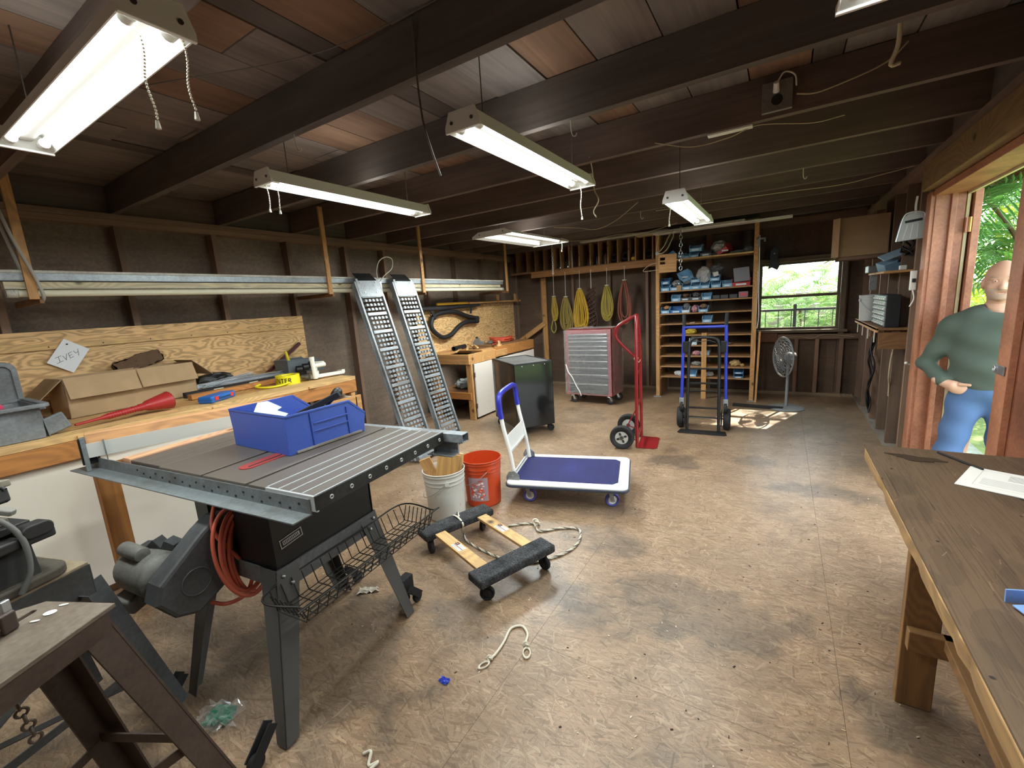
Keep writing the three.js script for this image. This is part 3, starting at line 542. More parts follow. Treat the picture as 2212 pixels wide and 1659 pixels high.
// ---------------------------------------------------------------- table saw
{
  const s = T('table_saw', 'grey table saw with ribbed wing, motor, wire basket and black body', 'table saw', [-2.14, 0, -1.195], .1);
  const iron = mat('#6a6159', .45, { metalness: .2, map: tScratch }), body = mat('#17191b', .42, { map: tGrime }), stand = mat('#77797b', .5, { metalness: .15, map: tGrime }), edge = mat('#b9bbba', .35, { metalness: .3 }), grey = mat('#868d8f', .5, { metalness: .15, map: tGrime }), mot = mat('#86857f', .6, { map: tGrime }), guard = mat('#585b5e', .55, { map: tGrime });
  const y = .96, th = .035;
  // cast-iron table in strips between the mitre slots
  for (const [a, b] of [[-.36, -.025], [-.005, .285], [.305, .41]]) bb(s, 'table_plate', iron, [a, y - th, -.41], [b, y, .41], .002);
  for (const x of [-.015, .295]) bb(s, 'mitre_slot', blackMatte, [x - .0095, y - th, -.41], [x + .0095, y - .012, .41]);
  const ins = M(s, 'blade_insert', extr(rrect(.075, .36, .035, 6), .004), mat('#9c3a33', .5, { map: tScratch }), [.1, y + .0015, .13], [-Math.PI / 2, 0, 0]);
  M(ins, 'blade_slot', B(.008, .26, .003), blackMatte, [.012, -.02, .002]);
  for (let i = 0; i < 4; i++) bb(s, 'wing_strip', iron, [.418 + i * .066, y - .03, -.4], [.478 + i * .066, y - .001, .4], .002);
  for (let i = 0; i < 5; i++) bb(s, 'wing_rib', edge, [.411 + i * .066, y - .03, -.4], [.4175 + i * .066, y + .002, .4]);
  for (let i = 0; i < 3; i++) bb(s, 'wing_strip', iron, [-.64 + i * .094, y - .03, -.4], [-.552 + i * .094, y - .001, .4], .002);
  bb(s, 'wing_skirt', darkSteel, [.682, y - .055, -.4], [.69, y + .001, .41], .001); bb(s, 'wing_skirt', edge, [.41, y - .06, .4], [.69, y, .41], .001);
  for (let i = 0; i < 8; i++) M(s, 'bolt_hole', new THREE.TorusGeometry(.007, .003, 6, 14), edge, [.691, y - .028, .34 - i * .1], [0, Math.PI / 2, 0]);
  bb(s, 'wood_strip', mat('#e3b79c', .7, { map: tLumber }), [-.715, y - .02, -.4], [-.645, y + .006, .4], .003);
  // rails
  const rail = new THREE.Group(); rail.name = 'near_rail'; s.add(rail);
  bb(rail, 'rail_flange', grey, [-1.08, y - .075, .41], [.66, y - .07, .49]); bb(rail, 'rail_web', grey, [-1.08, y - .075, .41], [.66, y - .012, .415]);
  for (let i = 0; i < 22; i++) M(rail, 'rail_hole', CY(.005, .005, .003, 8), blackMatte, [-.55 + i * .055, y - .035 - (i % 3) * .012, .4165], [Math.PI / 2, 0, 0]);
  const back = new THREE.Group(); back.name = 'far_rail'; s.add(back);
  for (const [a, b] of [[[-1.0, y - .055, -.47], [.8, y - .052, -.41]], [[-1.0, y - .012, -.47], [.8, y - .009, -.41]], [[-1.0, y - .055, -.413], [.8, y - .009, -.41]], [[-1.0, y - .055, -.47], [.8, y - .009, -.467]]]) bb(back, 'rail_wall', galv, a, b);
  bb(back, 'rail_bracket', galv, [.58, y - .13, -.46], [.74, y - .056, -.45]); bb(back, 'rail_bracket', galv, [.58, y - .13, -.46], [.74, y - .126, -.39]);
  // fence, set askew at the far left
  const f = new THREE.Group(); f.name = 'rip_fence'; f.position.set(-.80, y, 0); f.rotation.y = -.34; s.add(f);
  bb(f, 'fence_face', mat('#b9bab4', .5), [.02, .0, -.46], [.026, .075, .48]); bb(f, 'fence_face', mat('#7d807d', .5, { metalness: .4, map: tGrime }), [-.05, .0, -.46], [-.044, .06, .48]);
  bb(f, 'fence_wood', mat('#e2b48c', .65, { map: tLumber }), [-.055, .05, -.52], [.019, .125, .47], .004);
  bb(f, 'fence_head', grey, [-.09, -.03, .40], [.04, .085, .405]); bb(f, 'fence_head', grey, [.0, -.07, .47], [.03, .11, .49], .003); bb(f, 'fence_clamp', blackMatte, [-.03, -.04, .44], [.0, .1, .5], .005);
  // body, stand, legs
  const bd = new THREE.Group(); bd.name = 'body'; s.add(bd);
  for (const [a, b] of [[[-.12, .585, -.13], [.4, .925, -.125]], [[.39, .585, -.125], [.395, .925, .41]], [[-.115, .585, -.125], [-.11, .925, .41]]]) bb(bd, 'body_panel', body, a, b, .001);
  bb(bd, 'body_panel', body, [.12, .585, .405], [.39, .925, .41], .001); bb(bd, 'body_panel', body, [-.11, .585, .405], [-.02, .925, .41], .001); bb(bd, 'body_panel', body, [-.02, .585, .405], [.12, .66, .41], .001);
  M(s, 'saw_plate', new THREE.BoxGeometry(.003, .04, .105), mat('#ffffff', .4, { map: canv(256, 96, (c, w, h) => { c.fillStyle = '#d8d8d6'; c.fillRect(0, 0, w, h); c.fillStyle = '#15161a'; c.fillRect(8, 8, w - 16, h - 16); c.fillStyle = '#cfd0d2'; c.fillRect(30, 26, w - 60, 44); c.fillStyle = '#2c2d30'; c.font = 'bold 34px sans-serif'; for (let i = 0; i < 10; i++) c.fillRect(38 + i * 18, 32, 11, 32); }) }), [.397, .7, .33], [.12, 0, 0]);
  for (const [a, b] of [[[.395, .5, -.14], [.405, .6, .42]], [[-.125, .5, -.14], [-.115, .6, .42]], [[-.125, .5, -.14], [.4, .6, -.135]], [[-.125, .52, .415], [.4, .6, .42]]]) bb(s, 'stand_apron', stand, a, b, .001);
  const legs = [[.4, .42, .565, .6], [.4, -.14, .54, -.19], [-.12, .42, -.08, .6], [-.12, -.14, .02, -.2]];
  legs.forEach(([tx, tz, fx, fz], i) => {
    const L = new THREE.Group(); L.name = 'leg'; s.add(L); const sx = i < 2 ? 1 : -1, sz = i % 2 ? -1 : 1;
    const tri = (a, b, c, d) => { const g = new THREE.BufferGeometry(), o = [a, b, c, a, c, d].flat(); g.setAttribute('position', new THREE.Float32BufferAttribute(o, 3)); g.computeVertexNormals(); return g; };
    const slab = (a, b, c, d, n) => { const q = v => [v[0] + n[0], v[1] + n[1], v[2] + n[2]]; return join([tri(a, b, c, d), tri(q(d), q(c), q(b), q(a)), tri(a, q(a), q(b), b), tri(b, q(b), q(c), c), tri(c, q(c), q(d), d), tri(d, q(d), q(a), a)]); };
    const e = .006;
    M(L, 'leg_side', slab([tx, .6, tz], [tx, .6, tz - sz * .11], [fx, .01, fz - sz * .055], [fx, .01, fz], [-sx * .004, 0, 0]), stand);
    M(L, 'leg_side', slab([tx, .6, tz], [tx - sx * .1, .6, tz], [fx - sx * .055, .01, fz], [fx, .01, fz], [0, 0, -sz * .004]), stand);
    for (const yy of [.57, .53]) M(L, 'bolt', new THREE.SphereGeometry(.008, 8, 6), steel, [tx + sx * .005 + (fx - tx) * (.6 - yy) / .53, yy, tz - sz * (.03 + (yy < .55 ? .04 : 0)) + (fz - tz) * (.6 - yy) / .53]);
    const c = new THREE.Group(); c.name = 'caster_bracket'; c.position.set(fx - sx * .03, 0, fz + sz * .012); s.add(c);
    M(c, 'bracket_arm', join([beam([0, .13, 0], [sx * .0, .035, sz * .09], .04, .006), beam([-.03, .13, 0], [-.03, .035, sz * .09], .04, .006)]), blackMatte);
    wheel(c, 'wheel', .032, .022, [-.015, .032, sz * .075], Math.PI / 2, rubber, nailM, .4);
    if (i === 1) { M(c, 'wheel_box', RB(.05, .1, .08, .003), blackMatte, [-.05, .12, -.03]); wheel(c, 'wheel', .03, .022, [-.075, .03, -.04], .6, rubber, nailM, .4); }
  });
  // motor and belt guard
  M(s, 'belt_guard', extr([[.30, .66], [.36, .77], [.44, .785], [.5, .75], [.67, .62], [.69, .56], [.64, .48], [.57, .45], [.47, .5], [.36, .58]].map(([a, b]) => [-a, b]), .1, .014), guard, [.05, 0, 0], [0, Math.PI / 2, 0]);
  M(s, 'guard_emboss', place(new THREE.TorusGeometry(.055, .003, 6, 24), [0, 0, 0], [0, Math.PI / 2, 0]), guard, [.101, .575, .56]);
  const mo = new THREE.Group(); mo.name = 'motor'; mo.position.set(-.13, .6, .61); s.add(mo);
  M(mo, 'motor_shell', lathe([[0, -.13], [.055, -.128], [.085, -.11], [.092, -.08], [.092, .08], [.085, .11], [.05, .13], [0, .13]], 26), mot, null, [0, 0, Math.PI / 2]);
  M(mo, 'capacitor', lathe([[0, -.075], [.026, -.074], [.03, -.066], [.03, .066], [.026, .074], [0, .075]], 18), mot, [-.03, .1, .03], [0, 0, Math.PI / 2]);
  M(mo, 'junction_box', RB(.11, .07, .1, .014, 3), mot, [-.05, -.1, .06], [.2, .2, 0]); M(mo, 'motor_bracket', extr([[-.1, 0], [.06, 0], [.06, .03], [.02, .05], [0, .02], [-.03, .055], [-.06, .03], [-.1, .03]], .05), guard, [.02, .07, -.06], [0, .4, 0]);
  M(mo, 'junction_box_lid', RB(.08, .04, .1, .008), blackMatte, [-.13, -.11, .02], [.2, .2, .1]);
  // wire basket on the right
  const bk = new THREE.Group(); bk.name = 'wire_basket'; s.add(bk); const wr = mat('#2e2c29', .5, { metalness: .5 }), x0 = .42, x1 = .645, z0 = -.32, z1 = .49, yt = .55, yb = .47, ix = .03;
  M(bk, 'basket_rim', tube([[x0, yt, z0], [x1 - .02, yt, z0], [x1, yt, z0 + .02], [x1, yt, z1 - .02], [x1 - .02, yt, z1], [x0, yt, z1], [x0 - .005, yt, 0]], .0045, 90, 6, true), wr);
  const ws = [];
  for (let i = 0; i <= 16; i++) { const z = z0 + .02 + (z1 - z0 - .04) * i / 16; ws.push(bar([x0, yt, z], [x0 + ix, yb, z], .0024, 5), bar([x0 + ix, yb, z], [x1 - ix, yb, z], .0024, 5), bar([x1 - ix, yb, z], [x1, yt, z], .0024, 5)); }
  for (let i = 0; i <= 6; i++) { const x = x0 + ix + (x1 - x0 - 2 * ix) * i / 6; ws.push(bar([x, yb, z0 + ix], [x, yb, z1 - ix], .0024, 5)); for (const [za, zb] of [[z0, z0 + ix], [z1, z1 - ix]]) ws.push(bar([x, yt, za], [x, yb, zb], .0024, 5)); }
  for (const d of [.35, .7]) ws.push(bar([x1 - ix * d, yt - (yt - yb) * d, z0 + .02], [x1 - ix * d, yt - (yt - yb) * d, z1 - .02], .0024, 5), bar([x0 + .02, yt - (yt - yb) * d, z1 - ix * d], [x1 - .02, yt - (yt - yb) * d, z1 - ix * d], .0024, 5));
  M(bk, 'basket_wires', join(ws), wr);
  // orange power cord looped over the guard
  const cm = mat('#c4604a', .5);
  for (let k = 0; k < 5; k++) { const o = hash(k, 1, 3), pts = []; for (let i = 0; i < 20; i++) { const a = i / 20 * 6.283; pts.push([.118 + .013 * k + .02 * Math.sin(a + k), .605 + .012 * k - .02 * o + (.185 + .02 * o) * Math.cos(a), .375 + .016 * (k - 2) + (.075 + .025 * o) * Math.sin(a + .25 * (o - .5))]); } M(s, 'power_cord', tube(pts, .0082, 90, 8, true), cm); }
  M(s, 'power_cord', tube([[.02, .9, .36], [.06, .84, .42], [.11, .76, .47], [.14, .66, .44], [.16, .52, .38], [.13, .42, .4], [.09, .4, .46], [.04, .42, .5]], .0085, 60, 8), cm);
}
{ // blue bin on the saw
  const b = T('parts_bin', 'big blue plastic hopper bin of tools on the table saw', 'bin', [-2.2, .962, -1.32], Math.PI);
  const bm = mat('#3d5ab4', .38, { map: tScratch });
  M(b, 'bin_shell', binShape(.485, .45, .195, .005, .45, .22), bm);
  for (const s of [-1, 1]) { M(b, 'rib', beam([s * .247, .01, -.09], [s * .256, .18, -.1], .008, .012), bm); M(b, 'rib', beam([s * .247, .01, .12], [s * .255, .165, .11], .008, .012), bm); for (const y of [.085, .125]) M(b, 'rib', RB(.012, .006, .2, .001), bm, [s * (.247 + y * .05), y, .01]); M(b, 'base_strip', RB(.012, .012, .38, .002), mat('#a19a92', .6, { map: tGrime }), [s * .249, .007, .0]); }
  const inside = (n, l, g, m, p, r) => one(n, l, n.replace(/_/g, ' ').split(' ').pop(), g, m, p, r, 'tools in the blue bin');
  inside('metal_bracket', 'flat grey notched metal bracket standing in the blue bin', extr([[-.09, -.04], [.07, -.045], [.09, -.01], [.03, .0], [.05, .02], [-.03, .045], [-.08, .03]], .003), steel, [-2.3, 1.13, -1.23], [-.5, .6, .1]);
  inside('clamp_bar', 'long black bar with square end sticking up in the blue bin', RB(.34, .03, .022, .003), blackMatte, [-2.13, 1.125, -1.36], [.2, .55, .3]);
  inside('drill_chuck', 'round black chuck on a shaft in the blue bin', join([place(lathe([[0, 0], [.022, 0], [.026, .015], [.026, .04], [.015, .055], [0, .055]], 18), [0, .06, 0]), place(CY(.012, .012, .12, 12), [0, 0, 0]), place(RB(.04, .04, .05, .004), [0, -.02, 0])]), black, [-2.12, 1.12, -1.44], [-.5, 0, -.6]);
  inside('steel_strip', 'grey flat steel strip lying in the blue bin', RB(.3, .004, .04, .001), steel, [-2.22, 1.08, -1.4], [.1, .5, .12]);
  inside('white_tool', 'white plastic tool lying near the front corner of the blue bin', RB(.1, .022, .025, .01, 3), whiteP, [-2.05, 1.115, -1.18], [0, .6, .3]);
  inside('dark_tool', 'dark wedge tool lying at the bottom of the blue bin', extr([[-.12, -.02], [.1, -.03], [.12, 0], [0, .035], [-.12, .02]], .05, .004), blackMatte, [-2.28, 1.02, -1.35], [0, .4, 0]);
}
{ // belt sander on its flared sheet-metal stand, at the left edge
  const st = T('sander_stand', 'dusty dark sheet-metal machine stand with flared legs at the left edge', 'stand', [-2.205, 0, -.037], .31);
  const m = mat('#5b5d5f', .5, { metalness: .2, map: tGrime }), dust = mat('#a59478', .85, { map: tGrime });
  // local: right face at x=+.18, far face at z=-.3, top .88
  bb(st, 'stand_top', dust, [-.2, .772, -.3], [.2, .784, .34], .003);
  for (const [a, b] of [[[.196, .66, -.3], [.2, .772, .34]], [[-.2, .66, -.3], [-.196, .772, .34]], [[-.2, .66, -.304], [.2, .772, -.3]], [[-.2, .66, .34], [.2, .772, .344]]]) bb(st, 'stand_apron', m, a, b, .001);
  for (const [sx, sz] of [[1, -1], [-1, -1], [1, 1], [-1, 1]]) {
    const L = new THREE.Group(); L.name = 'leg'; st.add(L); const tx = sx * .2, tz = sz > 0 ? .34 : -.3, fx = sx * .28, fz = tz + sz * .13;
    M(L, 'leg_side', beam([tx - sx * .05, .68, tz], [fx - sx * .03, .02, fz], .004, .11), m); M(L, 'leg_side', beam([tx, .68, tz - sz * .05], [fx, .02, fz - sz * .03], .11, .004), m); M(L, 'foot', CY(.02, .024, .022, 12), rubber, [fx - sx * .02, .011, fz - sz * .02]);
  }
  M(st, 'cross_brace', join([beam([.25, .25, -.36], [-.25, .25, .4], .004, .03), beam([-.25, .255, -.36], [.25, .255, .4], .004, .03)]), m); M(st, 'cross_brace', beam([.24, .3, -.37], [.24, .3, .42], .03, .004), m);
  const q = T('belt_sander', 'dusty black bench sander with stacked plates and a grey cord', 'power tool', [-2.15, .786, -.1], .31);
  const c = mat('#333231', .6, { map: tGrime }), d = mat('#97907f', .8, { map: tGrime });
  M(q, 'base', extr(rrect(.3, .46, .05, 5), .03, .006), mat('#5d564b', .8, { map: tGrime }), [-.02, .015, .03], [-Math.PI / 2, 0, 0]);
  M(q, 'body', extr([[-.14, .03], [.1, .03], [.085, .13], [-.14, .14]], .36, .008), c, [0, 0, .04]); M(q, 'middle_plate', RB(.29, .035, .43, .008), c, [-.01, .155, .03]); M(q, 'upper_plate', RB(.25, .025, .38, .004), c, [-.03, .195, .04]);
  M(q, 'top_table', RB(.22, .02, .33, .003), d, [-.04, .218, .05]); M(q, 'side_lug', extr(rrect(.07, .035, .016, 5), .05, .004), c, [.12, .18, -.14], [0, Math.PI / 2, 0]);
  M(q, 'motor_cover', RB(.22, .05, .26, .01), c, [-.07, .28, -.02], [0, 0, .12]); M(q, 'cover_lid', RB(.22, .022, .26, .004), d, [-.075, .315, -.03], [0, 0, .12]); M(q, 'lever', RB(.09, .02, .025, .006), mat('#7d7a74', .5), [.06, .26, -.1], [0, .4, -.3]); M(q, 'roller', CY(.03, .03, .2, 16), d, [-.04, .245, -.0], [Math.PI / 2, 0, 0]);
  M(q, 'power_cord', tube([[-.18, .27, .2], [-.05, .285, .06], [.05, .275, -.04], [.1, .24, -.08], [.14, .17, -.1], [.155, .07, -.09], [.15, .01, -.06]], .008, 40, 8), mat('#5b5a57', .7)); M(q, 'power_cord', tube([[-.2, .36, .1], [-.1, .36, -.05], [0, .34, -.12], [.04, .31, -.14]], .006, 24, 8), c); q.scale.setScalar(1.04);
}
{ // small router stand in the near left corner
  const s = T('router_stand', 'rust-brown steel machine stand with a drilled top plate in the near left corner', 'stand', [-1.44, 0, -.02], .48);
  const m = mat('#5a4b43', .55, { metalness: .3, map: tGrime }), tp = mat('#8a7c6c', .65, { metalness: .2, map: tGrime });
  // local: plate x -.1..+.1 , far edge at z=-.24
  M(s, 'top_plate', extr([[-.17, -.25], [.11, -.25], [.108, .25], [-.1, .26], [-.17, .2]], .012, .002, [rrect(.02, .06, .009, 5, -.09, .2)]), tp, [0, .893, 0], [-Math.PI / 2, 0, 0]);
  bb(s, 'plate_edge', m, [.1, .83, -.235], [.106, .886, .24]); bb(s, 'plate_edge', m, [-.106, .83, -.235], [-.1, .886, .24]); bb(s, 'plate_edge', m, [-.1, .83, -.24], [.1, .886, -.235]);
  for (const [u, v, a, b] of [[-.031, -.215, .014, .011], [-.028, -.245, .011, .004], [-.036, -.185, .011, .004]]) M(s, 'white_mark', extr(Array.from({ length: 14 }, (_, i) => [a * Math.cos(i * .449), b * Math.sin(i * .449)]), .001), whiteP, [u, .9005, v], [-Math.PI / 2, 0, .3]);
  const k = new THREE.Group(); k.name = 'clamp_lever'; k.position.set(-.065, .9, -.15); s.add(k);
  M(k, 'lever_post', RB(.03, .05, .035, .006), mat('#4c403a', .5, { metalness: .4 }), [0, .025, 0]); M(k, 'lever_arm', tube([[0, .02, .02], [.01, .016, .06], [.02, .014, .1], [.0, .012, .15]], .012, 16, 8), mat('#7d5a48', .5, { metalness: .3 })); M(k, 'lever_tip', RB(.012, .03, .02, .003), steel, [0, .062, -.008]);
  for (const [sx, sz] of [[1, -1], [-1, -1], [1, 1], [-1, 1]]) {
    const L = new THREE.Group(); L.name = 'leg'; s.add(L);
    M(L, 'leg_side', beam([sx * .1, .86, sz * .2], [sx * .19, .03, sz * .42], .006, .07), m); M(L, 'leg_side', beam([sx * .075, .86, sz * .235], [sx * .165, .03, sz * .45], .06, .006), m);
  }
  M(s, 'cross_brace', beam([.15, .38, -.33], [-.15, .38, -.33], .03, .005), m); M(s, 'cross_brace', beam([-.15, .36, -.33], [-.16, .36, .33], .03, .005), m); M(s, 'cross_brace', beam([.15, .36, -.33], [-.16, .42, .33], .03, .005), m);
  const ch = T('steel_chain', 'rusty steel chain hanging from the near left stand', 'chain', [-1.56, .85, -.09]);
  for (let i = 0; i < 12; i++) M(ch, 'chain_link', new THREE.TorusGeometry(.011, .0035, 6, 12), mat('#6b5f55', .5, { metalness: .6 }), [.004 * i, -.02 - i * .018, -.002 * i], [0, i % 2 * 1.57, .15]);
}
// ---------------------------------------------------------------- platform truck
{
  const t = T('platform_truck', 'white folding platform truck with blue deck mat and blue handle grip', 'cart', [-1.47, 0, -3.18], .27);
  const w = mat('#e3e3dd', .35), bl = mat('#26286a', .85, { map: tFibre }), grip = mat('#2a2fa0', .35), grey = mat('#39404f', .6);
  M(t, 'deck', extr(rrect(.94, .68, .05, 6), .03, .008), w, [0, .178, 0], [-Math.PI / 2, 0, 0]);
  M(t, 'bumper', extr(rrect(.965, .705, .06, 6), .022, .005, [rrect(.93, .67, .045, 6)]), grey, [0, .17, 0], [-Math.PI / 2, 0, 0]);
  M(t, 'deck_mat', extr([[-.43, -.235], [-.4, -.265], [.36, -.265], [.4, -.225], [.4, .225], [.36, .265], [-.4, .265], [-.43, .235]], .006, .002), bl, [0, .194, 0], [-Math.PI / 2, 0, 0]);
  M(t, 'handle_tube', tube([[-.42, .2, .25], [-.45, .42, .25], [-.49, .62, .25], [-.505, .72, .25]], .017, 30, 12), w); M(t, 'handle_tube', tube([[-.42, .2, -.25], [-.45, .42, -.25], [-.49, .62, -.25], [-.505, .72, -.25]], .017, 30, 12), w);
  M(t, 'handle_grip', tube([[-.502, .70, .25], [-.51, .76, .25], [-.515, .85, .245], [-.517, .885, .21], [-.518, .9, .12], [-.518, .9, -.12], [-.517, .885, -.21], [-.515, .85, -.245], [-.51, .76, -.25], [-.502, .70, -.25]], .0225, 60, 12), grip);
  M(t, 'handle_panel', extr(rrect(.5, .17, .01, 2), .006), w, [-.462, .475, 0], [0, Math.PI / 2 , 0]); for (const y of [.42, .53]) M(t, 'panel_rib', RB(.012, .012, .47, .004), w, [-.452 - (y - .42) * .12, y, 0]);
  for (const s of [-1, 1]) { const p = M(t, 'pivot_plate', extr([[-.055, 0], [.055, 0], [.05, .045], [.015, .075], [-.03, .07], [-.055, .03]], .006, .001), galv, [-.43, .192, s * .275]); M(p, 'pivot_bolt', CY(.009, .009, .014, 10), steel, [0, .04, 0], [Math.PI / 2, 0, 0]); }
  M(t, 'pivot_bar', bar([-.44, .215, -.27], [-.44, .215, .27], .007), galv);
  for (const [x, z, a] of [[-.33, .24, .1], [.33, .24, .3], [-.33, -.24, .1], [.33, -.24, .2]]) caster(t, [x, .165, z], .056, a, mat('#4c4e9c', .5), galv, whiteP);
}
// ---------------------------------------------------------------- buckets
function bucket(label, pos, m, r, h, turn, handleSide) {
  const b = T('bucket', label, 'bucket', pos, turn);
  M(b, 'bucket_shell', lathe([[0, .004], [r * .84, 0], [r * .86, .01], [r * .93, h * .74], [r * .955, h * .745], [r * .955, h * .76], [r * .94, h * .765], [r * .945, h * .82], [r * .97, h * .825], [r * .97, h * .84], [r * .95, h * .845], [r * .955, h * .92], [r * .985, h * .925], [r * .985, h * .945], [r * .965, h * .95], [r * .97, h * .985], [r, h * .985], [r, h], [r * .955, h], [r * .93, h * .7], [r * .84, .012], [0, .01]], 40), m);
  M(b, 'bucket_handle', tube(Array.from({ length: 17 }, (_, i) => { const a = Math.PI * i / 16; return [r * .99 * Math.cos(a), h * .82 - .13 * Math.sin(a), handleSide * (r * 1.0 * Math.sin(a) + .006)]; }), .0025, 40, 6), steel);
  for (const s of [-1, 1]) M(b, 'handle_ear', CY(.014, .017, .018, 12), m, [s * r * .985, h * .82, 0], [0, 0, Math.PI / 2]);
  return b;
}
{
  bucket('white plastic bucket with wood offcuts, beside the orange bucket', [-2.19, 0, -2.4], mat('#dcd9cf', .45, { map: tScratch }), .165, .385, -.75, 1);
  const o = bucket('orange plastic bucket with a printed label', [-2.06, 0, -2.72], mat('#c4451d', .4), .165, .385, -.6, 1);
  const lb = canv(256, 320, (c, w, h) => { c.fillStyle = '#a88e96'; c.fillRect(0, 0, w, h); c.fillStyle = '#d9553a'; for (let i = 0; i < 26; i++) c.fillRect(rr(20, 190), rr(20, 270), rr(12, 60), rr(8, 40)); c.fillStyle = '#f3e9e6'; for (let i = 0; i < 30; i++) c.fillRect(rr(40, 200), rr(60, 280), rr(6, 30), rr(4, 22)); });
  const g = new THREE.CylinderGeometry(.1535, .1445, .2, 16, 1, true, -.55, 1.1);
  M(o, 'bucket_label', g, mat('#ffffff', .5, { map: lb, side: THREE.DoubleSide }), [0, .16, 0], [0, .95, 0]);
  one('wood_offcut', 'long thin pale board standing in the white bucket', 'offcut', RB(.09, .4, .018, .002), pine, [-2.27, .28, -2.38], [.12, .6, .25]);
  one('wood_offcut', 'square brown panel offcut standing in the white bucket', 'offcut', RB(.17, .26, .018, .002), mat('#c09a63', .65, { map: tLumber }), [-2.17, .36, -2.42], [-.2, .5, -.08]);
  one('wood_offcut', 'pale block standing at the back of the white bucket', 'offcut', RB(.1, .3, .03, .002), pinePale, [-2.15, .33, -2.5], [-.1, .3, -.1]);
}
// ---------------------------------------------------------------- furniture dolly
{
  const d = T('furniture_dolly', 'wooden furniture dolly with grey carpeted ends on black casters', 'dolly', [-1.567, 0, -2.015], -.37);
  const cp = mat('#58595c', .95, { map: tCarpet, bumpMap: tCarpet, bumpScale: .002 });
  const stk = canv(256, 128, (c, w, h) => { c.fillStyle = '#efece6'; c.fillRect(0, 0, w, h); c.fillStyle = '#1c1a1a'; c.fillRect(0, 0, 84, 58); c.fillStyle = '#c23a2a'; c.fillRect(10, 12, 60, 9); c.fillStyle = '#f4f4f2'; c.fillRect(10, 28, 50, 6); c.fillStyle = '#7a2f28'; c.fillRect(0, 62, w, 14); c.fillStyle = '#55524e'; for (let i = 0; i < 6; i++) { c.fillRect(96, 8 + i * 8, rr(90, 140), 3); c.fillRect(8, 82 + i * 7, rr(140, 230), 3); } });
  for (const s of [-1, 1]) {
    M(d, 'rail', RB(.72, .02, .075, .003), pinePale, [0, .138, s * .165]);
    M(d, 'sticker', new THREE.BoxGeometry(.1, .001, .052), mat('#ffffff', .5, { map: stk }), [-.02, .1487, s * .165]);
    const p = M(d, 'carpeted_end', RB(.135, .05, .54, .012, 2), cp, [s * .325, .137, 0]); for (const z of [-1, 1]) M(p, 'carpet_corner', RB(.11, .03, .06, .01, 2), cp, [0, -.02, z * .23]);
    for (const z of [-1, 1]) caster(d, [s * .325, .112, z * .215], .042, s * .5 + z * .4, blackMatte, blackMatte, mat('#2b2b2b', .6));
  }
  const rp = T('braided_rope', 'braided grey and white rope tied to the dolly and looped on the floor', 'rope');
  const path = [[-1.9, .18, -2.18], [-1.85, .13, -2.15], [-1.8, .02, -2.13], [-1.6, .008, -2.08], [-1.4, .008, -2.06], [-1.25, .008, -2.12], [-1.12, .008, -2.3], [-1.1, .008, -2.46], [-1.16, .008, -2.6], [-1.28, .008, -2.56], [-1.4, .009, -2.46], [-1.48, .009, -2.53], [-1.56, .008, -2.5], [-1.64, .008, -2.43]];
  const rc = curve(path), n = 260, fr = rc.computeFrenetFrames(n);
  for (const [ph, m] of [[0, ropeW], [2.09, mat('#6e6a62', .9)], [4.19, mat('#b9b2a2', .9)]]) { const q = []; for (let i = 0; i <= n; i++) { const p = rc.getPointAt(i / n), a = i * .55 + ph; p.addScaledVector(fr.normals[i], .0038 * Math.cos(a)).addScaledVector(fr.binormals[i], .0038 * Math.sin(a)); q.push([p.x, p.y, p.z]); } M(rp, 'rope_strand', tube(q, .0048, 520, 5), m); }
  M(rp, 'knot', new THREE.TorusKnotGeometry(.018, .007, 60, 6), ropeW, [-1.47, .018, -2.54]); M(rp, 'knot', new THREE.TorusGeometry(.075, .0075, 8, 24), ropeW, [-1.87, .137, -2.14], [0, 1.2 + 1.57, 0]); rp.children.at(-1).scale.set(1, .45, 1);
}
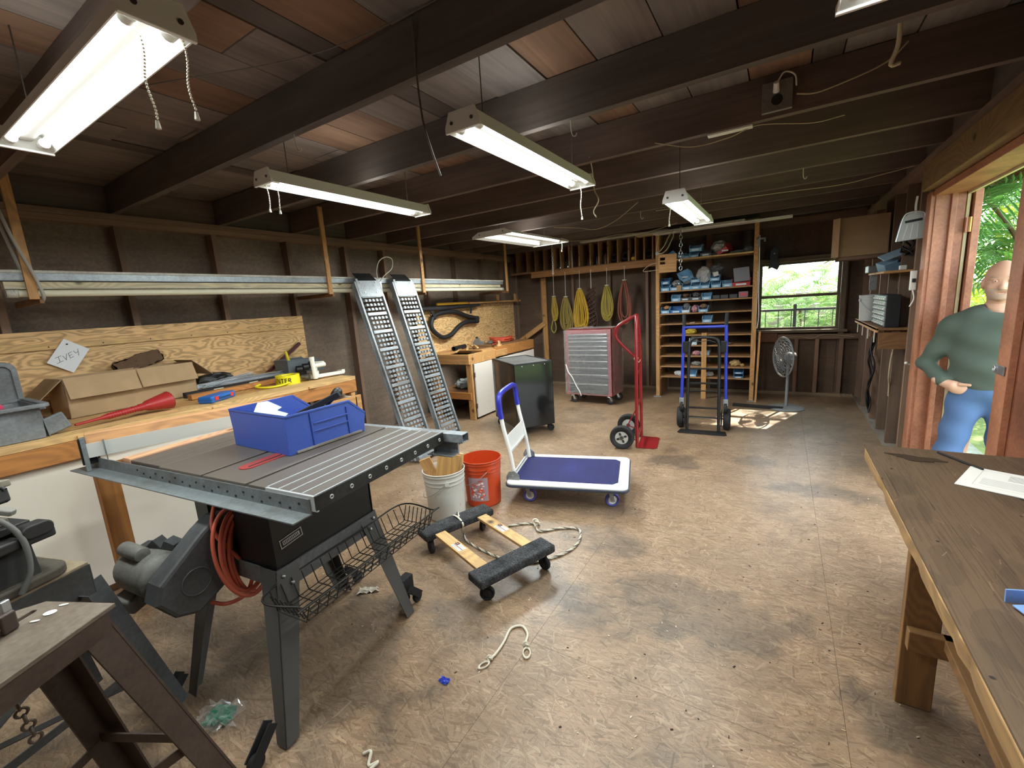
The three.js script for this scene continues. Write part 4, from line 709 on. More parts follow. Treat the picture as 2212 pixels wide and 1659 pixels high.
// ---------------------------------------------------------------- litter on the floor
{
  const r = T('rope_offcut', 'short white rope with looped ends on the floor', 'rope');
  M(r, 'rope_strand', tube([[-1.08, .007, -1.35], [-1.07, .007, -1.40], [-1.075, .007, -1.48], [-1.09, .007, -1.57], [-1.05, .007, -1.61], [-1.0, .007, -1.58], [-.98, .007, -1.53], [-.965, .007, -1.505]], .006, 60, 7), ropeW);
  M(r, 'end_loop', new THREE.TorusGeometry(.022, .005, 7, 20), ropeW, [-1.082, .006, -1.325], [Math.PI / 2, 0, .4]).scale.set(.6, 1.2, 1); M(r, 'end_loop', new THREE.TorusGeometry(.024, .005, 7, 20), ropeW, [-.945, .006, -1.475], [Math.PI / 2, 0, -.5]).scale.set(.7, 1.25, 1);
  M(r, 'knot', new THREE.TorusKnotGeometry(.009, .005, 50, 6), ropeW, [-.968, .012, -1.51]); M(r, 'knot', new THREE.TorusKnotGeometry(.008, .005, 50, 6), ropeW, [-1.078, .011, -1.365]);
  const crumple = (w, d, h, n = 7) => { const g = new THREE.PlaneGeometry(w, d, n, n); g.rotateX(-Math.PI / 2); const p = g.attributes.position; for (let i = 0; i < p.count; i++) p.setXYZ(i, p.getX(i) * rr(.75, 1.1), rr(.001, h), p.getZ(i) * rr(.75, 1.1)); const q = g.toNonIndexed(); q.computeVertexNormals(); return q; };
  const dm = (c, ro = .5, o = {}) => mat(c, ro, { side: THREE.DoubleSide, ...o });
  one('tape_scrap', 'blue crumpled tape scrap on the floor near the rope offcut', 'scrap', crumple(.05, .03, .014), dm('#3a4fc0'), [-1.19, 0, -1.177]);
  one('paper_scrap', 'torn white paper scrap on the floor behind the saw legs', 'scrap', crumple(.12, .05, .02), dm('#d9d2c2', .8), [-2.0, 0, -1.45], [0, .7, 0]);
  one('paper_scrap', 'small white rope end or scrap at the bottom edge of the floor', 'scrap', tube([[-1.25, .004, -.79], [-1.22, .02, -.8], [-1.2, .004, -.77], [-1.17, .015, -.79], [-1.19, .004, -.74]], .006, 30, 6), ropeW);
  const pk = T('plastic_packet', 'clear plastic packet with green lining on the floor by the stand leg', 'packet', [-1.9, 0, -.6], .5); M(pk, 'green_insert', crumple(.11, .09, .03), dm('#1f6b4d', .4)); M(pk, 'clear_wrap', crumple(.17, .12, .05, 9), new THREE.MeshPhysicalMaterial({ color: '#ffffff', roughness: .1, transmission: .9, thickness: 0, side: THREE.DoubleSide }));
  const chips = new THREE.InstancedMesh(new THREE.BoxGeometry(1, 1, 1), mat('#d9d2c4', .8), 420), o = new THREE.Object3D(), cc = new THREE.Color();
  for (let i = 0; i < 420; i++) { const far = rnd(); o.position.set(rr(-3.2, .8), .0015, -1 - 5.4 * far * rnd() - .2); o.rotation.set(0, rnd() * 3.14, 0); o.scale.set(rr(.003, .014), .0025, rr(.002, .006)); o.updateMatrix(); chips.setMatrixAt(i, o.matrix); chips.setColorAt(i, cc.set(['#e8e2d6', '#d8c8a8', '#eae6de', '#5a4a3d', '#c7b594', '#3b322b'][(rnd() * 6) | 0])); }
  chips.name = 'wood_chips'; chips.userData = { label: 'scattered wood chips, paint flecks and dirt on the floor', category: 'litter', kind: 'stuff' }; scene.add(chips);
}
// ---------------------------------------------------------------- right-hand workbench
{
  const b = T('workbench', 'old wooden workbench with a dark scarred top at the right edge', 'workbench');
  const top = mat('#cdbda9', .55, { map: tBench }), e = mat('#ad8f68', .75, { map: tLumber }), lg = mat('#93714c', .75, { map: tLumber });
  const g = B(3.5, .006, .58); M(b, 'bench_top', g, top, [.61, .918, -.51], [0, Math.PI / 2, 0]);
  // chipped front edge: an outline with notches
  const out = [[1.24, .9]]; for (let z = 1.24; z > -2.26; z -= .045) out.push([z, .32 + (rnd() < .2 ? rr(.003, .009) : rr(0, .002))]); out.push([-2.26, .33], [-2.26, .9]);
  M(b, 'bench_slab', extr(out.map(([z, x]) => [x, -z]), .042, .003), e, [0, .894, 0], [-Math.PI / 2, 0, 0]);
  bb(b, 'leg', lg, [.43, 0, -1.97], [.535, .872, -1.93], .004); bb(b, 'leg', lg, [.8, 0, -1.97], [.88, .872, -1.88], .004);
  bb(b, 'leg', lg, [.43, 0, .9], [.53, .872, .99], .004); bb(b, 'leg', lg, [.8, 0, .9], [.88, .872, .99], .004);
  bb(b, 'end_rail', lg, [.44, .26, -1.93 + .0], [.88, .34, -1.89], .004); bb(b, 'stretcher', lg, [.535, .3, -1.93], [.63, .34, .95], .004); bb(b, 'bearer', lg, [.36, .80, -2.02], [.88, .872, -1.975], .004); bb(b, 'bearer', lg, [.36, .80, -1.0], [.88, .872, -.955], .004);
  const doc = canv(512, 400, (c, w, h) => { c.fillStyle = '#ece9e2'; c.fillRect(0, 0, w, h); c.strokeStyle = '#777'; c.strokeRect(60, 40, 380, 300); c.fillStyle = '#444'; for (let i = 0; i < 5; i++) c.fillRect(170, 60 + i * 22, rr(80, 190), 6); c.fillStyle = '#888'; for (let i = 0; i < 8; i++) c.fillRect(80, 190 + i * 16, rr(150, 330), 3); });
  const P = (n, l, w, d, p, t, m) => one(n, l, 'paper', new THREE.BoxGeometry(w, .002, d), m, p, [0, t, 0], 'papers on the right workbench');
  P('paper_sheet', 'white printed sheet lying on the dark workbench', .3, .22, [.69, .9235, -1.93], -.42, mat('#ffffff', .7, { map: doc }));
  P('paper_sheet', 'white paper corner at the right edge of the workbench, nearer than the printed sheet', .14, .1, [.74, .9235, -1.7], .3, mat('#e9e5dc', .7));
  one('metal_rod', 'thin dark rod lying on the far end of the workbench', 'rod', bar([.54, .927, -2.22], [.62, .927, -2.06], .004, 8), blackMatte);
  const dp = T('blue_dustpan', 'light blue plastic dustpan at the right edge of the workbench', 'dustpan', [.56, .923, -1.12], .35);
  const bl = mat('#7fa0d8', .4); M(dp, 'pan', extr([[-.13, -.1], [-.11, .1], [.11, .1], [.13, -.1]], .004, .001), bl, [0, .004, 0], [-Math.PI / 2, 0, 1.57]); M(dp, 'pan_wall', join([beam([.1, .02, -.12], [-.1, .012, -.13], .03, .003), beam([.1, .02, .12], [-.1, .012, .13], .03, .003), beam([.1, .024, -.12], [.1, .024, .12], .045, .003)]), bl); M(dp, 'pan_handle', beam([.1, .03, 0], [.24, .04, 0], .02, .03, .008), bl);
  one('wood_stain', 'dark glue stain on the far end of the workbench', 'stain', extr(Array.from({ length: 22 }, (_, i) => { const a = i / 22 * 6.283, r = 1 + .25 * Math.sin(3 * a) + .15 * Math.sin(7 * a + 1); return [.075 * r * Math.cos(a), .03 * r * Math.sin(a)]; }), .0012), mat('#352a20', .4), [.46, .9222, -2.13], [-Math.PI / 2, 0, -.2]);
}

// ---------------------------------------------------------------- left wall: bench, backboard and what lies on it
const TOP = 1.03;
{
  const b = T('wall_bench', 'long wooden wall bench with white cupboard fronts along the left wall', 'workbench');
  const wm = mat('#e2dacb', .55);
  [[-4.48, -4.2], [-4.197, -3.92], [-3.917, -3.66], [-3.657, -3.425]].forEach(([a, c], i) => bb(b, 'bench_plank', [pine, pinePale, pine, pinePale][i], [a, TOP - .035, -2.66], [c, TOP - (i === 3 ? 0 : .004), 1.4], .003));
  bb(b, 'apron', pineRed, [-3.465, TOP - .145, -2.66], [-3.425, TOP - .036, 1.4], .003); bb(b, 'apron', pineRed, [-4.46, TOP - .145, -2.66], [-3.47, TOP - .036, -2.62], .003);
  bb(b, 'cupboard_front', wm, [-3.475, .06, -.785], [-3.455, TOP - .15, .5], .002); bb(b, 'cupboard_front', wm, [-3.475, .06, -1.9], [-3.455, TOP - .15, -.795], .002); bb(b, 'cupboard_front', wm, [-3.475, .06, .51], [-3.455, TOP - .15, 1.4], .002);
  bb(b, 'cupboard_side', wm, [-4.45, .06, -1.92], [-3.475, TOP - .15, -1.9]); bb(b, 'plinth', pineOld, [-3.55, 0, -1.9], [-3.5, .06, 1.4]);
  for (const z of [-2.64, -1.95]) { bb(b, 'leg', pine, [-3.52, 0, z], [-3.43, TOP - .15, z + .045], .003); bb(b, 'leg', pine, [-4.45, 0, z], [-4.36, TOP - .15, z + .045], .003); }
  bb(b, 'lower_shelf', pineOld, [-4.45, .5, -2.6], [-3.55, .52, -1.93]);
  const dr = new THREE.Group(); dr.name = 'open_drawer'; b.add(dr);
  bb(dr, 'drawer_side', wm, [-3.95, .7, -2.55], [-3.3, .86, -2.535], .002); bb(dr, 'drawer_side', wm, [-3.95, .7, -2.15], [-3.3, .86, -2.135], .002); bb(dr, 'drawer_front', pine, [-3.32, .68, -2.6], [-3.3, .87, -2.1], .003); bb(dr, 'drawer_bottom', pine, [-3.95, .7, -2.535], [-3.32, .71, -2.15]);
  for (const z of [-.74, -1.45, -2.2]) M(b, 'splice_block', RB(.03, .02, .06, .003), pinePale, [-3.42, TOP - .02, z]);
}
{
  const p = T('plywood_backboard', 'long plywood backboard with a batten above the left wall bench', 'backboard');
  bb(p, 'panel', plyM, [-4.497, TOP - .03, -2.895], [-4.482, 1.627, -.45], .001); bb(p, 'panel', plyM, [-4.497, TOP - .03, -.447], [-4.482, 1.627, 1.4], .001);
  bb(p, 'batten', pinePale, [-4.482, 1.495, -2.88], [-4.462, 1.54, 1.4], .003);
  for (let i = 0; i < 9; i++) M(p, 'nail', new THREE.SphereGeometry(.005, 6, 5), nailM, [-4.461, 1.515, -2.7 + i * .3]);
  const q = T('plywood_backboard', 'plywood board with wavy grain behind the black hose', 'backboard');
  bb(q, 'panel', plyM, [-4.497, .9, -7.37], [-4.482, 1.64, -4.66], .001);
  const s = T('paper_sign', 'white paper sign tilted on the backboard reading IVEY', 'sign', [-4.455, 1.44, -.99]);
  const tx = canv(512, 512, (c, w, h) => {
    c.fillStyle = '#e6e6e6'; c.fillRect(0, 0, w, h); for (let i = 0; i < 400; i++) { c.fillStyle = `rgba(120,120,125,${rr(.02, .08)})`; c.fillRect(rnd() * w, rnd() * h, rr(2, 30), rr(1, 5)); }
    c.strokeStyle = '#55555c'; c.lineWidth = 9; c.lineCap = 'round'; c.save(); c.translate(256, 262); c.rotate(.72);
    const ln = (...q) => { c.beginPath(); c.moveTo(q[0], q[1]); for (let i = 2; i < q.length; i += 2) c.lineTo(q[i], q[i + 1]); c.stroke(); };
    ln(-215, -58, -120, -62); ln(-165, -60, -170, 55); ln(-220, 58, -115, 50); ln(-95, -45, -62, 55, -28, -60); ln(62, -62, 2, -55, 6, 52, 68, 45); ln(4, 0, 52, -6); ln(95, -62, 118, -5, 160, -15, 172, -70); ln(165, -30, 150, 62); c.restore();
  });
  M(s, 'sheet', metreUV(new THREE.BoxGeometry(.003, .155, .2), .003, .155, .2, .1, .1), mat('#ffffff', .8, { map: tx }), null, [.95, 0, 0]); tx.repeat.set(1, 1);
  const g = s.children[0].geometry, uv = g.attributes.uv, ps = g.attributes.position; for (let i = 0; i < uv.count; i++) uv.setXY(i, .5 - ps.getZ(i) / .2, .5 + ps.getY(i) / .155);
  M(s, 'nail', new THREE.SphereGeometry(.006, 8, 6), nailM, [.004, .085, -.005]);
}
{
  const on = (n, l, c, p, t = 0) => T(n, l, c, p, t);
  let o = on('cardboard_box', 'long open cardboard box with folded flaps on the left bench', 'box', [-4.25, TOP, -1.23], .08);
  const L = .8, W = .28, H = .27, t = .005;
  bb(o, 'box_wall', card, [W / 2 - t, 0, -L / 2], [W / 2, H, L / 2]); bb(o, 'box_wall', card, [-W / 2, 0, -L / 2], [-W / 2 + t, H, L / 2]); bb(o, 'box_wall', cardDark, [-W / 2, 0, L / 2 - t], [W / 2, H, L / 2]); bb(o, 'box_wall', card, [-W / 2, 0, -L / 2], [W / 2, H, -L / 2 + t]); bb(o, 'box_bottom', card, [-W / 2, 0, -L / 2], [W / 2, t, L / 2]);
  M(o, 'box_flap', B(.004, .15, .40), card, [W / 2 + .025, H - .065, .195], [0, 0, .38]); M(o, 'box_flap', B(.004, .145, .38), card, [W / 2 + .024, H - .064, -.205], [0, 0, .36]);
  M(o, 'box_flap', B(W, .004, .2), cardDark, [.0, H - .07, L / 2 + .075], [.75, 0, 0]); M(o, 'box_flap', B(W, .2, .004), cardDark, [0, H - .05, -L / 2 - .07], [.8, 0, 0]);
  o = on('storage_tote', 'grey plastic tote with its lid up at the left edge of the bench', 'tote', [-3.72, TOP + .003, -.36]);
  const gp = mat('#8b9194', .55, { map: tGrime });
  M(o, 'tote_shell', join([place(B(.004, .19, .5), [.215, .095, 0], [0, 0, -.12]), place(B(.004, .19, .5), [-.215, .095, 0], [0, 0, .12]), place(B(.42, .19, .004), [0, .095, -.255], [.1, 0, 0]), place(B(.42, .19, .004), [0, .095, .255], [-.1, 0, 0]), place(B(.41, .004, .5), [0, .003, 0])]), gp);
  M(o, 'tote_rim', extr(rrect(.5, .575, .04, 5), .022, .005, [rrect(.45, .525, .025, 5)]), gp, [0, .185, 0], [-Math.PI / 2, 0, 0]); for (const s of [-1, 1]) M(o, 'tote_handle', RB(.16, .012, .03, .004), gp, [0, .15, s * .285]);
  const lid = M(o, 'tote_lid', extr(rrect(.55, .3, .05, 5), .012, .004), gp, [-.25, .27, .0], [0, Math.PI / 2, 0]); M(lid, 'lid_rim', extr(rrect(.55, .3, .05, 5), .02, .003, [rrect(.51, .26, .04, 5)]), gp, [0, 0, .01]);
  M(o, 'latch', RB(.03, .1, .12, .01), gp, [.16, .06, -.3], [.3, 0, 0]);
  one('pink_cloth', 'crumpled pink cloth inside the grey tote', 'cloth', (() => { const g = new THREE.IcosahedronGeometry(.09, 3), p = g.attributes.position; for (let i = 0; i < p.count; i++) { const k = 1 + .35 * (fbm(p.getX(i) * 3 + 1, p.getZ(i) * 3 + 1, 6, 6, 5, 3) - .5); p.setXYZ(i, p.getX(i) * k, p.getY(i) * k * .45, p.getZ(i) * k); } g.computeVertexNormals(); return g; })(), mat('#c93f5c', .8), [-3.68, TOP + .19, -.42]);
  one('weathered_block', 'weathered grey wood chunk leaning behind the cardboard box', 'wood', (() => { const g = new THREE.BoxGeometry(.06, .1, .32, 2, 4, 12), p = g.attributes.position; for (let i = 0; i < p.count; i++) p.setXYZ(i, p.getX(i) + rr(-.008, .008), p.getY(i) * (1 - .9 * Math.abs(p.getZ(i))) + rr(-.012, .012), p.getZ(i) + rr(-.012, .012)); g.computeVertexNormals(); return g.toNonIndexed(); })(), mat('#6d5847', .9, { map: tLumber }), [-4.43, 1.34, -1.38], [.25, 0, .2]);
  one('black_bag', 'crumpled black plastic bag behind the aluminium level', 'bag', (() => { const g = new THREE.IcosahedronGeometry(1, 4), p = g.attributes.position; for (let i = 0; i < p.count; i++) { const k = 1 + .5 * (fbm(p.getX(i) / 4 + 1, p.getZ(i) / 4 + p.getY(i) / 5 + 1, 24, 24, 8, 3) - .5); p.setXYZ(i, p.getX(i) * k * .07, p.getY(i) * k * .07, p.getZ(i) * k * .17); } g.computeVertexNormals(); return g; })(), black, [-4.37, TOP + .07, -1.87]);
  const sheets = on('plastic_sleeves', 'stack of clear plastic sleeves lying against the bench back', 'sleeves', [-4.22, TOP + .045, -1.9], 0);
  for (let i = 0; i < 5; i++) M(sheets, 'sleeve', RB(.16, .004, .42, .001), i % 2 ? mat('#c9cfd2', .2) : new THREE.MeshPhysicalMaterial({ color: '#e8eef0', roughness: .15, transmission: .5, thickness: 0 }), [rr(-.01, .01), i * .007, rr(-.03, .03)], [.1, rr(-.05, .05), .25]);
  // funnel
  o = on('funnel', 'long red plastic funnel with ribbed spout on the bench edge', 'funnel', [-3.6, TOP + .05, -1.0]);
  const fm = mat('#a32a2a', .35), seg = [[.008, 0], [.012, .12], [.022, .16]]; for (let i = 0; i < 12; i++) seg.push([.021, .16 + i * .014], [.026, .166 + i * .014], [.021, .172 + i * .014]); seg.push([.03, .335], [.03, .365], [.04, .375], [.045, .39], [.075, .51], [.078, .515], [.07, .51], [.03, .38]);
  M(o, 'funnel_shell', place(lathe(seg, 24), [0, 0, .26], [-Math.PI / 2, 0, 0]), fm, null, [.0, -.28, 0]); o.children[0].rotation.set(.07, .16, 0); o.children[0].scale.set(1, .8, 1);
  // blue case
  o = on('tool_case', 'small blue plastic tool case with red latches', 'case', [-3.62, TOP + .0, -1.55], .55 - .05);
  M(o, 'case_shell', RB(.11, .05, .26, .012, 3), mat('#1d62b0', .4), [0, .026, 0]); M(o, 'case_shell', RB(.112, .006, .262, .003), mat('#174f90', .4), [0, .026, 0]); for (const z of [-.08, .08]) M(o, 'latch', RB(.012, .03, .035, .004), mat('#c8342c', .4), [.055, .03, z]); M(o, 'case_handle', tube([[.055, .03, -.05], [.075, .04, -.035], [.075, .04, .035], [.055, .03, .05]], .008, 16, 8), mat('#1d62b0', .4));
  // levels
  o = on('spirit_level', 'long silver aluminium level lying along the back of the bench', 'level', [-4.2, TOP + .055, -2.02], .02); M(o, 'level_body', extr([[-.03, -.02], [.03, -.02], [.03, -.014], [.006, -.012], [.006, .012], [.03, .014], [.03, .02], [-.03, .02], [-.03, .014], [-.006, .012], [-.006, -.012], [-.03, -.014]], 1.35), steel, null, [0, 0, .0]);
  o = on('spirit_level', 'black level with pale vials below the silver one on the bench', 'level', [-4.08, TOP + .022, -2.05], .06); M(o, 'level_body', RB(.05, .04, 1.1, .002), blackMatte); for (const z of [-.42, 0, .3]) M(o, 'vial_window', RB(.006, .024, .08, .002), mat('#d7d3bd', .3), [.024, 0, z]);
  one('wood_strip', 'reddish wood strip lying on the bench in front of the black level', 'wood strip', RB(.06, .04, .95, .003), pineRed, [-3.93, TOP + .02, -1.95], [0, .07, 0]);
  // caution tape
  o = on('caution_tape', 'yellow caution tape roll with black lettering', 'tape', [-3.76, TOP, -2.2]);
  const tt = canv(1024, 128, (c, w, h) => { c.fillStyle = '#e6d820'; c.fillRect(0, 0, w, h); c.fillStyle = '#1a1a14'; c.font = 'bold 84px sans-serif'; c.fillText('ENTER', 20, 94); c.fillText('CAUTION', 560, 94); });
  M(o, 'tape_roll', new THREE.CylinderGeometry(.1, .1, .085, 36, 1, true, 0, 6.283), mat('#ffffff', .4, { map: tt, side: THREE.DoubleSide }), [0, .038, 0], [0, 5.9, 0]); M(o, 'tape_core', lathe([[.099, .001], [.099, .08], [.05, .08], [.05, .001], [.099, .001]], 28), mat('#e6d820', .4)); M(o, 'loose_tape', tube([[.08, .03, .02], [.09, .012, .12], [.05, .01, .22], [-.05, .02, .26], [-.1, .03, .2]], .012, 24, 5).scale(1, .8, 1), mat('#e6d820', .4));
  // PVC fittings
  const pv = mat('#e6e3d6', .4), pf = (l, g, p, r) => one('pipe_fitting', l, 'fitting', g, pv, p, r, 'white pipe fittings on the bench end');
  pf('white plastic pipe tee standing up beside the caution tape', join([CY(.02, .02, .2, 16), place(CY(.02, .02, .12, 16), [0, .02, -.06], [Math.PI / 2, 0, 0]), place(CY(.023, .023, .03, 16), [0, .09, 0])]), [-3.66, TOP + .11, -2.4], [0, 0, .1]);
  pf('white plastic pipe elbow behind the standing tee', join([CY(.02, .02, .14, 16), place(CY(.02, .02, .1, 16), [.04, .06, 0], [0, 0, Math.PI / 2])]), [-3.76, TOP + .08, -2.48], [0, .5, 0]);
  pf('white plastic bracket arm lying on the bench end', join([B(.03, .03, .28), place(B(.1, .02, .03), [-.04, 0, .12]), place(B(.1, .03, .03), [-.03, .01, -.13])]), [-3.65, TOP + .03, -2.55], [0, -.2, .1]);
  pf('white plastic clip block among the fittings on the bench end', join([B(.07, .03, .09), place(B(.02, .05, .03), [.02, .03, .02]), place(B(.02, .04, .03), [-.02, .02, -.03])]), [-3.72, TOP + .02, -2.46], [0, .4, 0]);
  one('brass_fitting', 'grey and brass metal fitting between the tape and the white tee', 'fitting', join([place(CY(.022, .022, .07, 10), [0, 0, 0], [0, 0, 1.57]), place(CY(.03, .03, .025, 6), [.02, 0, 0], [0, 0, 1.57])]), mat('#7d7a72', .4, { metalness: .7 }), [-3.74, TOP + .032, -2.36], [0, .6, 0]);
  // tool tray
  o = on('tool_tray', 'grey plastic tool tray with black tools behind the white fittings', 'tray', [-4.22, TOP + .03, -2.62], .05);
  M(o, 'tray_shell', binShape(.2, .4, .14, .004, .4, .25), mat('#5d6468', .5), [0, 0, 0], [0, Math.PI, 0]); M(o, 'tray_rim', RB(.24, .012, .42, .004), mat('#5d6468', .5), [0, .002, 0]);
  one('yellow_screwdriver', 'yellow screwdriver handle sticking up from the grey tray', 'tool', join([CY(.013, .016, .09, 12), place(new THREE.SphereGeometry(.013, 10, 8), [0, .045, 0])]), mat('#d8c321', .4), [-4.22, TOP + .2, -2.5], [.1, 0, .1]);
  one('hole_saw_set', 'black round cutters at the end of the grey tray', 'tool', join([0, 1, 2].map(i => place(CY(.035, .035, .05, 16), [0, .0 + i * .012, -i * .07], [Math.PI / 2, 0, .3]))), black, [-4.05, TOP + .075, -2.5]);
  one('steel_bar', 'maroon painted steel bar leaning on the plywood backboard', 'bar', beam([-4.36, TOP + .02, -2.3], [-4.455, 1.335, -2.8], .03, .03, .004), mat('#4b2426', .5));
  o = on('wood_prop', 'brown wooden prop post with a brace under the saw rail', 'post', [-3.2, 0, -.74], .15);
  const pm = mat('#a9763f', .7, { map: tLumber }); bb(o, 'post', pm, [-.02, 0, -.05], [.02, .865, .05], .003); M(o, 'brace', beam([0, .84, -.03], [0, .66, -.2], .05, .02), pm); bb(o, 'cap_block', pm, [-.02, .79, -.22], [.02, .865, -.05], .003);
}
// ---------------------------------------------------------------- pipe rack
{
  const G = 'long pieces on the hanging rack';
  let o = T('metal_channel', 'long grey metal channel on top of the wall rack', 'channel', [-3.95, 1.965, -3.4], 0, G); M(o, 'channel_web', B(.07, .003, 5.5), galv, [0, -.03, 0]); M(o, 'channel_lip', RB(.004, .055, 5.5, .001), galv, [.034, 0, 0]); M(o, 'channel_lip', RB(.012, .018, 5.5, .003), whitePipe, [.036, .022, 0]);
  o = T('plank_white', 'long whitewashed board in the middle of the wall rack', 'board', [-3.95, 1.905, -3.37], 0, G); M(o, 'board', RB(.07, .044, 5.4, .004), mat('#cfccb9', .6, { map: tLumber })); M(o, 'edge_bead', RB(.006, .008, 5.4, .002), whitePipe, [.036, -.018, 0]);
  o = T('plastic_pipe', 'long pale round plastic pipe at the bottom of the wall rack', 'pipe', [-3.94, 1.858, -3.42], 0, G); M(o, 'pipe', CY(.022, .022, 5.45, 18), mat('#cfcab2', .45), null, [Math.PI / 2, 0, 0]); M(o, 'pipe_cap', CY(.026, .026, .05, 18), whitePipe, [0, 0, 2.72], [Math.PI / 2, 0, 0]); M(o, 'pipe_cap', CY(.026, .026, .05, 18), whitePipe, [0, 0, -2.72], [Math.PI / 2, 0, 0]);
  const hl = ['wooden rack hanger nearest the left edge, beside the rope', 'wooden rack hanger left of the two ramps', 'wooden rack hanger right of the two ramps', 'wooden rack hanger at the far end of the pipes'];
  [-.78, -2.87, -4.24, -6.25].forEach((z, i) => { const h = T('rack_hanger', hl[i], 'hanger', [-3.9, 0, z], 0, 'rack hangers under the joists'); M(h, 'upright', RB(.02, JB + .02 - 1.82 + .14, .045, .002), pine, [0, (JB + .16 + 1.82) / 2, 0]); M(h, 'arm', RB(.6, .04, .02, .002), pineOld, [-.3, 1.815, -.03]); });
  one('rope_sling', 'grey rope sling around the near end of the wall rack', 'rope', tube([[-3.88, 2.5, -.7], [-3.86, 2.2, -.74], [-3.87, 1.95, -.8], [-3.89, 1.83, -.82], [-3.98, 1.825, -.81], [-4.0, 1.95, -.78], [-3.95, 2.3, -.72]], .009, 50, 8), mat('#a5a096', .9));
}
// ---------------------------------------------------------------- loading ramps
function ramp(label, bot, top) {
  const t = T('loading_ramp', label, 'ramp', bot, 0, 'loading ramps leaning on the rack'), L = V(...top).sub(V(...bot)).length(), w = .3;
  const Y = V(...top).sub(V(...bot)).normalize(), Z = V(0, 0, 1).addScaledVector(Y, -Y.z).normalize(), X = Y.clone().cross(Z).normalize();
  t.quaternion.setFromRotationMatrix(new THREE.Matrix4().makeBasis(X, Y, Z)); // local y up the ramp, x out of its face, z across
  for (const s of [-1, 1]) { M(t, 'side_rail', extr([[-.03, -.0], [.03, 0], [.03, .022], [.025, .022], [.025, .004], [-.025, .004], [-.025, .022], [-.03, .022]].map(([a, b]) => [a, s > 0 ? -b : b]), L - .1), galv, [0, L / 2 - .03, s * w / 2], [-Math.PI / 2, 0, 0]); }
  const n = 9, h0 = .06, h1 = L - .24, st = (h1 - h0) / n, rg = (() => { const gs = [B(.018, .018, w - .05)]; for (let i = 0; i < 5; i++) gs.push(place(RB(.014, .03, .03, .003), [.014, 0, -.1 + i * .05])); return join(gs); })();
  for (let i = 0; i <= n; i++) M(t, 'cross_bar', RB(.05, .035, w - .04, .003), galv, [0, h0 + i * st, 0]);
  for (let i = 0; i < n; i++) for (let k = 1; k < 4; k++) M(t, 'rung', rg, galv, [.012, h0 + (i + k / 4) * st, 0]);
  const tp = M(t, 'top_plate', RB(.006, .2, w, .002), galv, [.03, L - .15, 0]); for (const [a, b] of [[.06, .1], [.06, -.1], [-.05, .08], [-.05, -.08]]) M(tp, 'bolt', CY(.007, .007, .008, 8), steel, [.004, a, b], [0, 0, Math.PI / 2]);
  M(t, 'top_tongue', RB(.006, .12, w * .8, .002), darkSteel, [.01, L - .02, 0], [0, 0, .55]); M(t, 'foot', RB(.09, .05, w - .02, .004), galv, [.03, .025, 0]);
  return t;
}
ramp('left silver loading ramp leaning on the wall rack', [-3.27, .01, -3.30], [-3.86, 2.01, -3.27]);
ramp('right silver loading ramp leaning on the wall rack', [-3.27, .01, -3.80], [-3.86, 2.01, -3.80]);
{ const c = T('cable_lock', 'pale steel cable lock looped between the two ramp tops', 'lock', [0, 0, 0]); M(c, 'lock_cable', tube([[-3.86, 1.9, -3.47], [-3.87, 2.05, -3.47], [-3.88, 2.17, -3.53], [-3.88, 2.225, -3.64], [-3.88, 2.2, -3.73], [-3.88, 2.1, -3.71], [-3.87, 2.01, -3.57], [-3.86, 1.95, -3.50]], .006, 60, 8), mat('#c2b99e', .5)); M(c, 'lock_body', RB(.03, .1, .035, .006), steel, [-3.86, 1.9, -3.49]); }
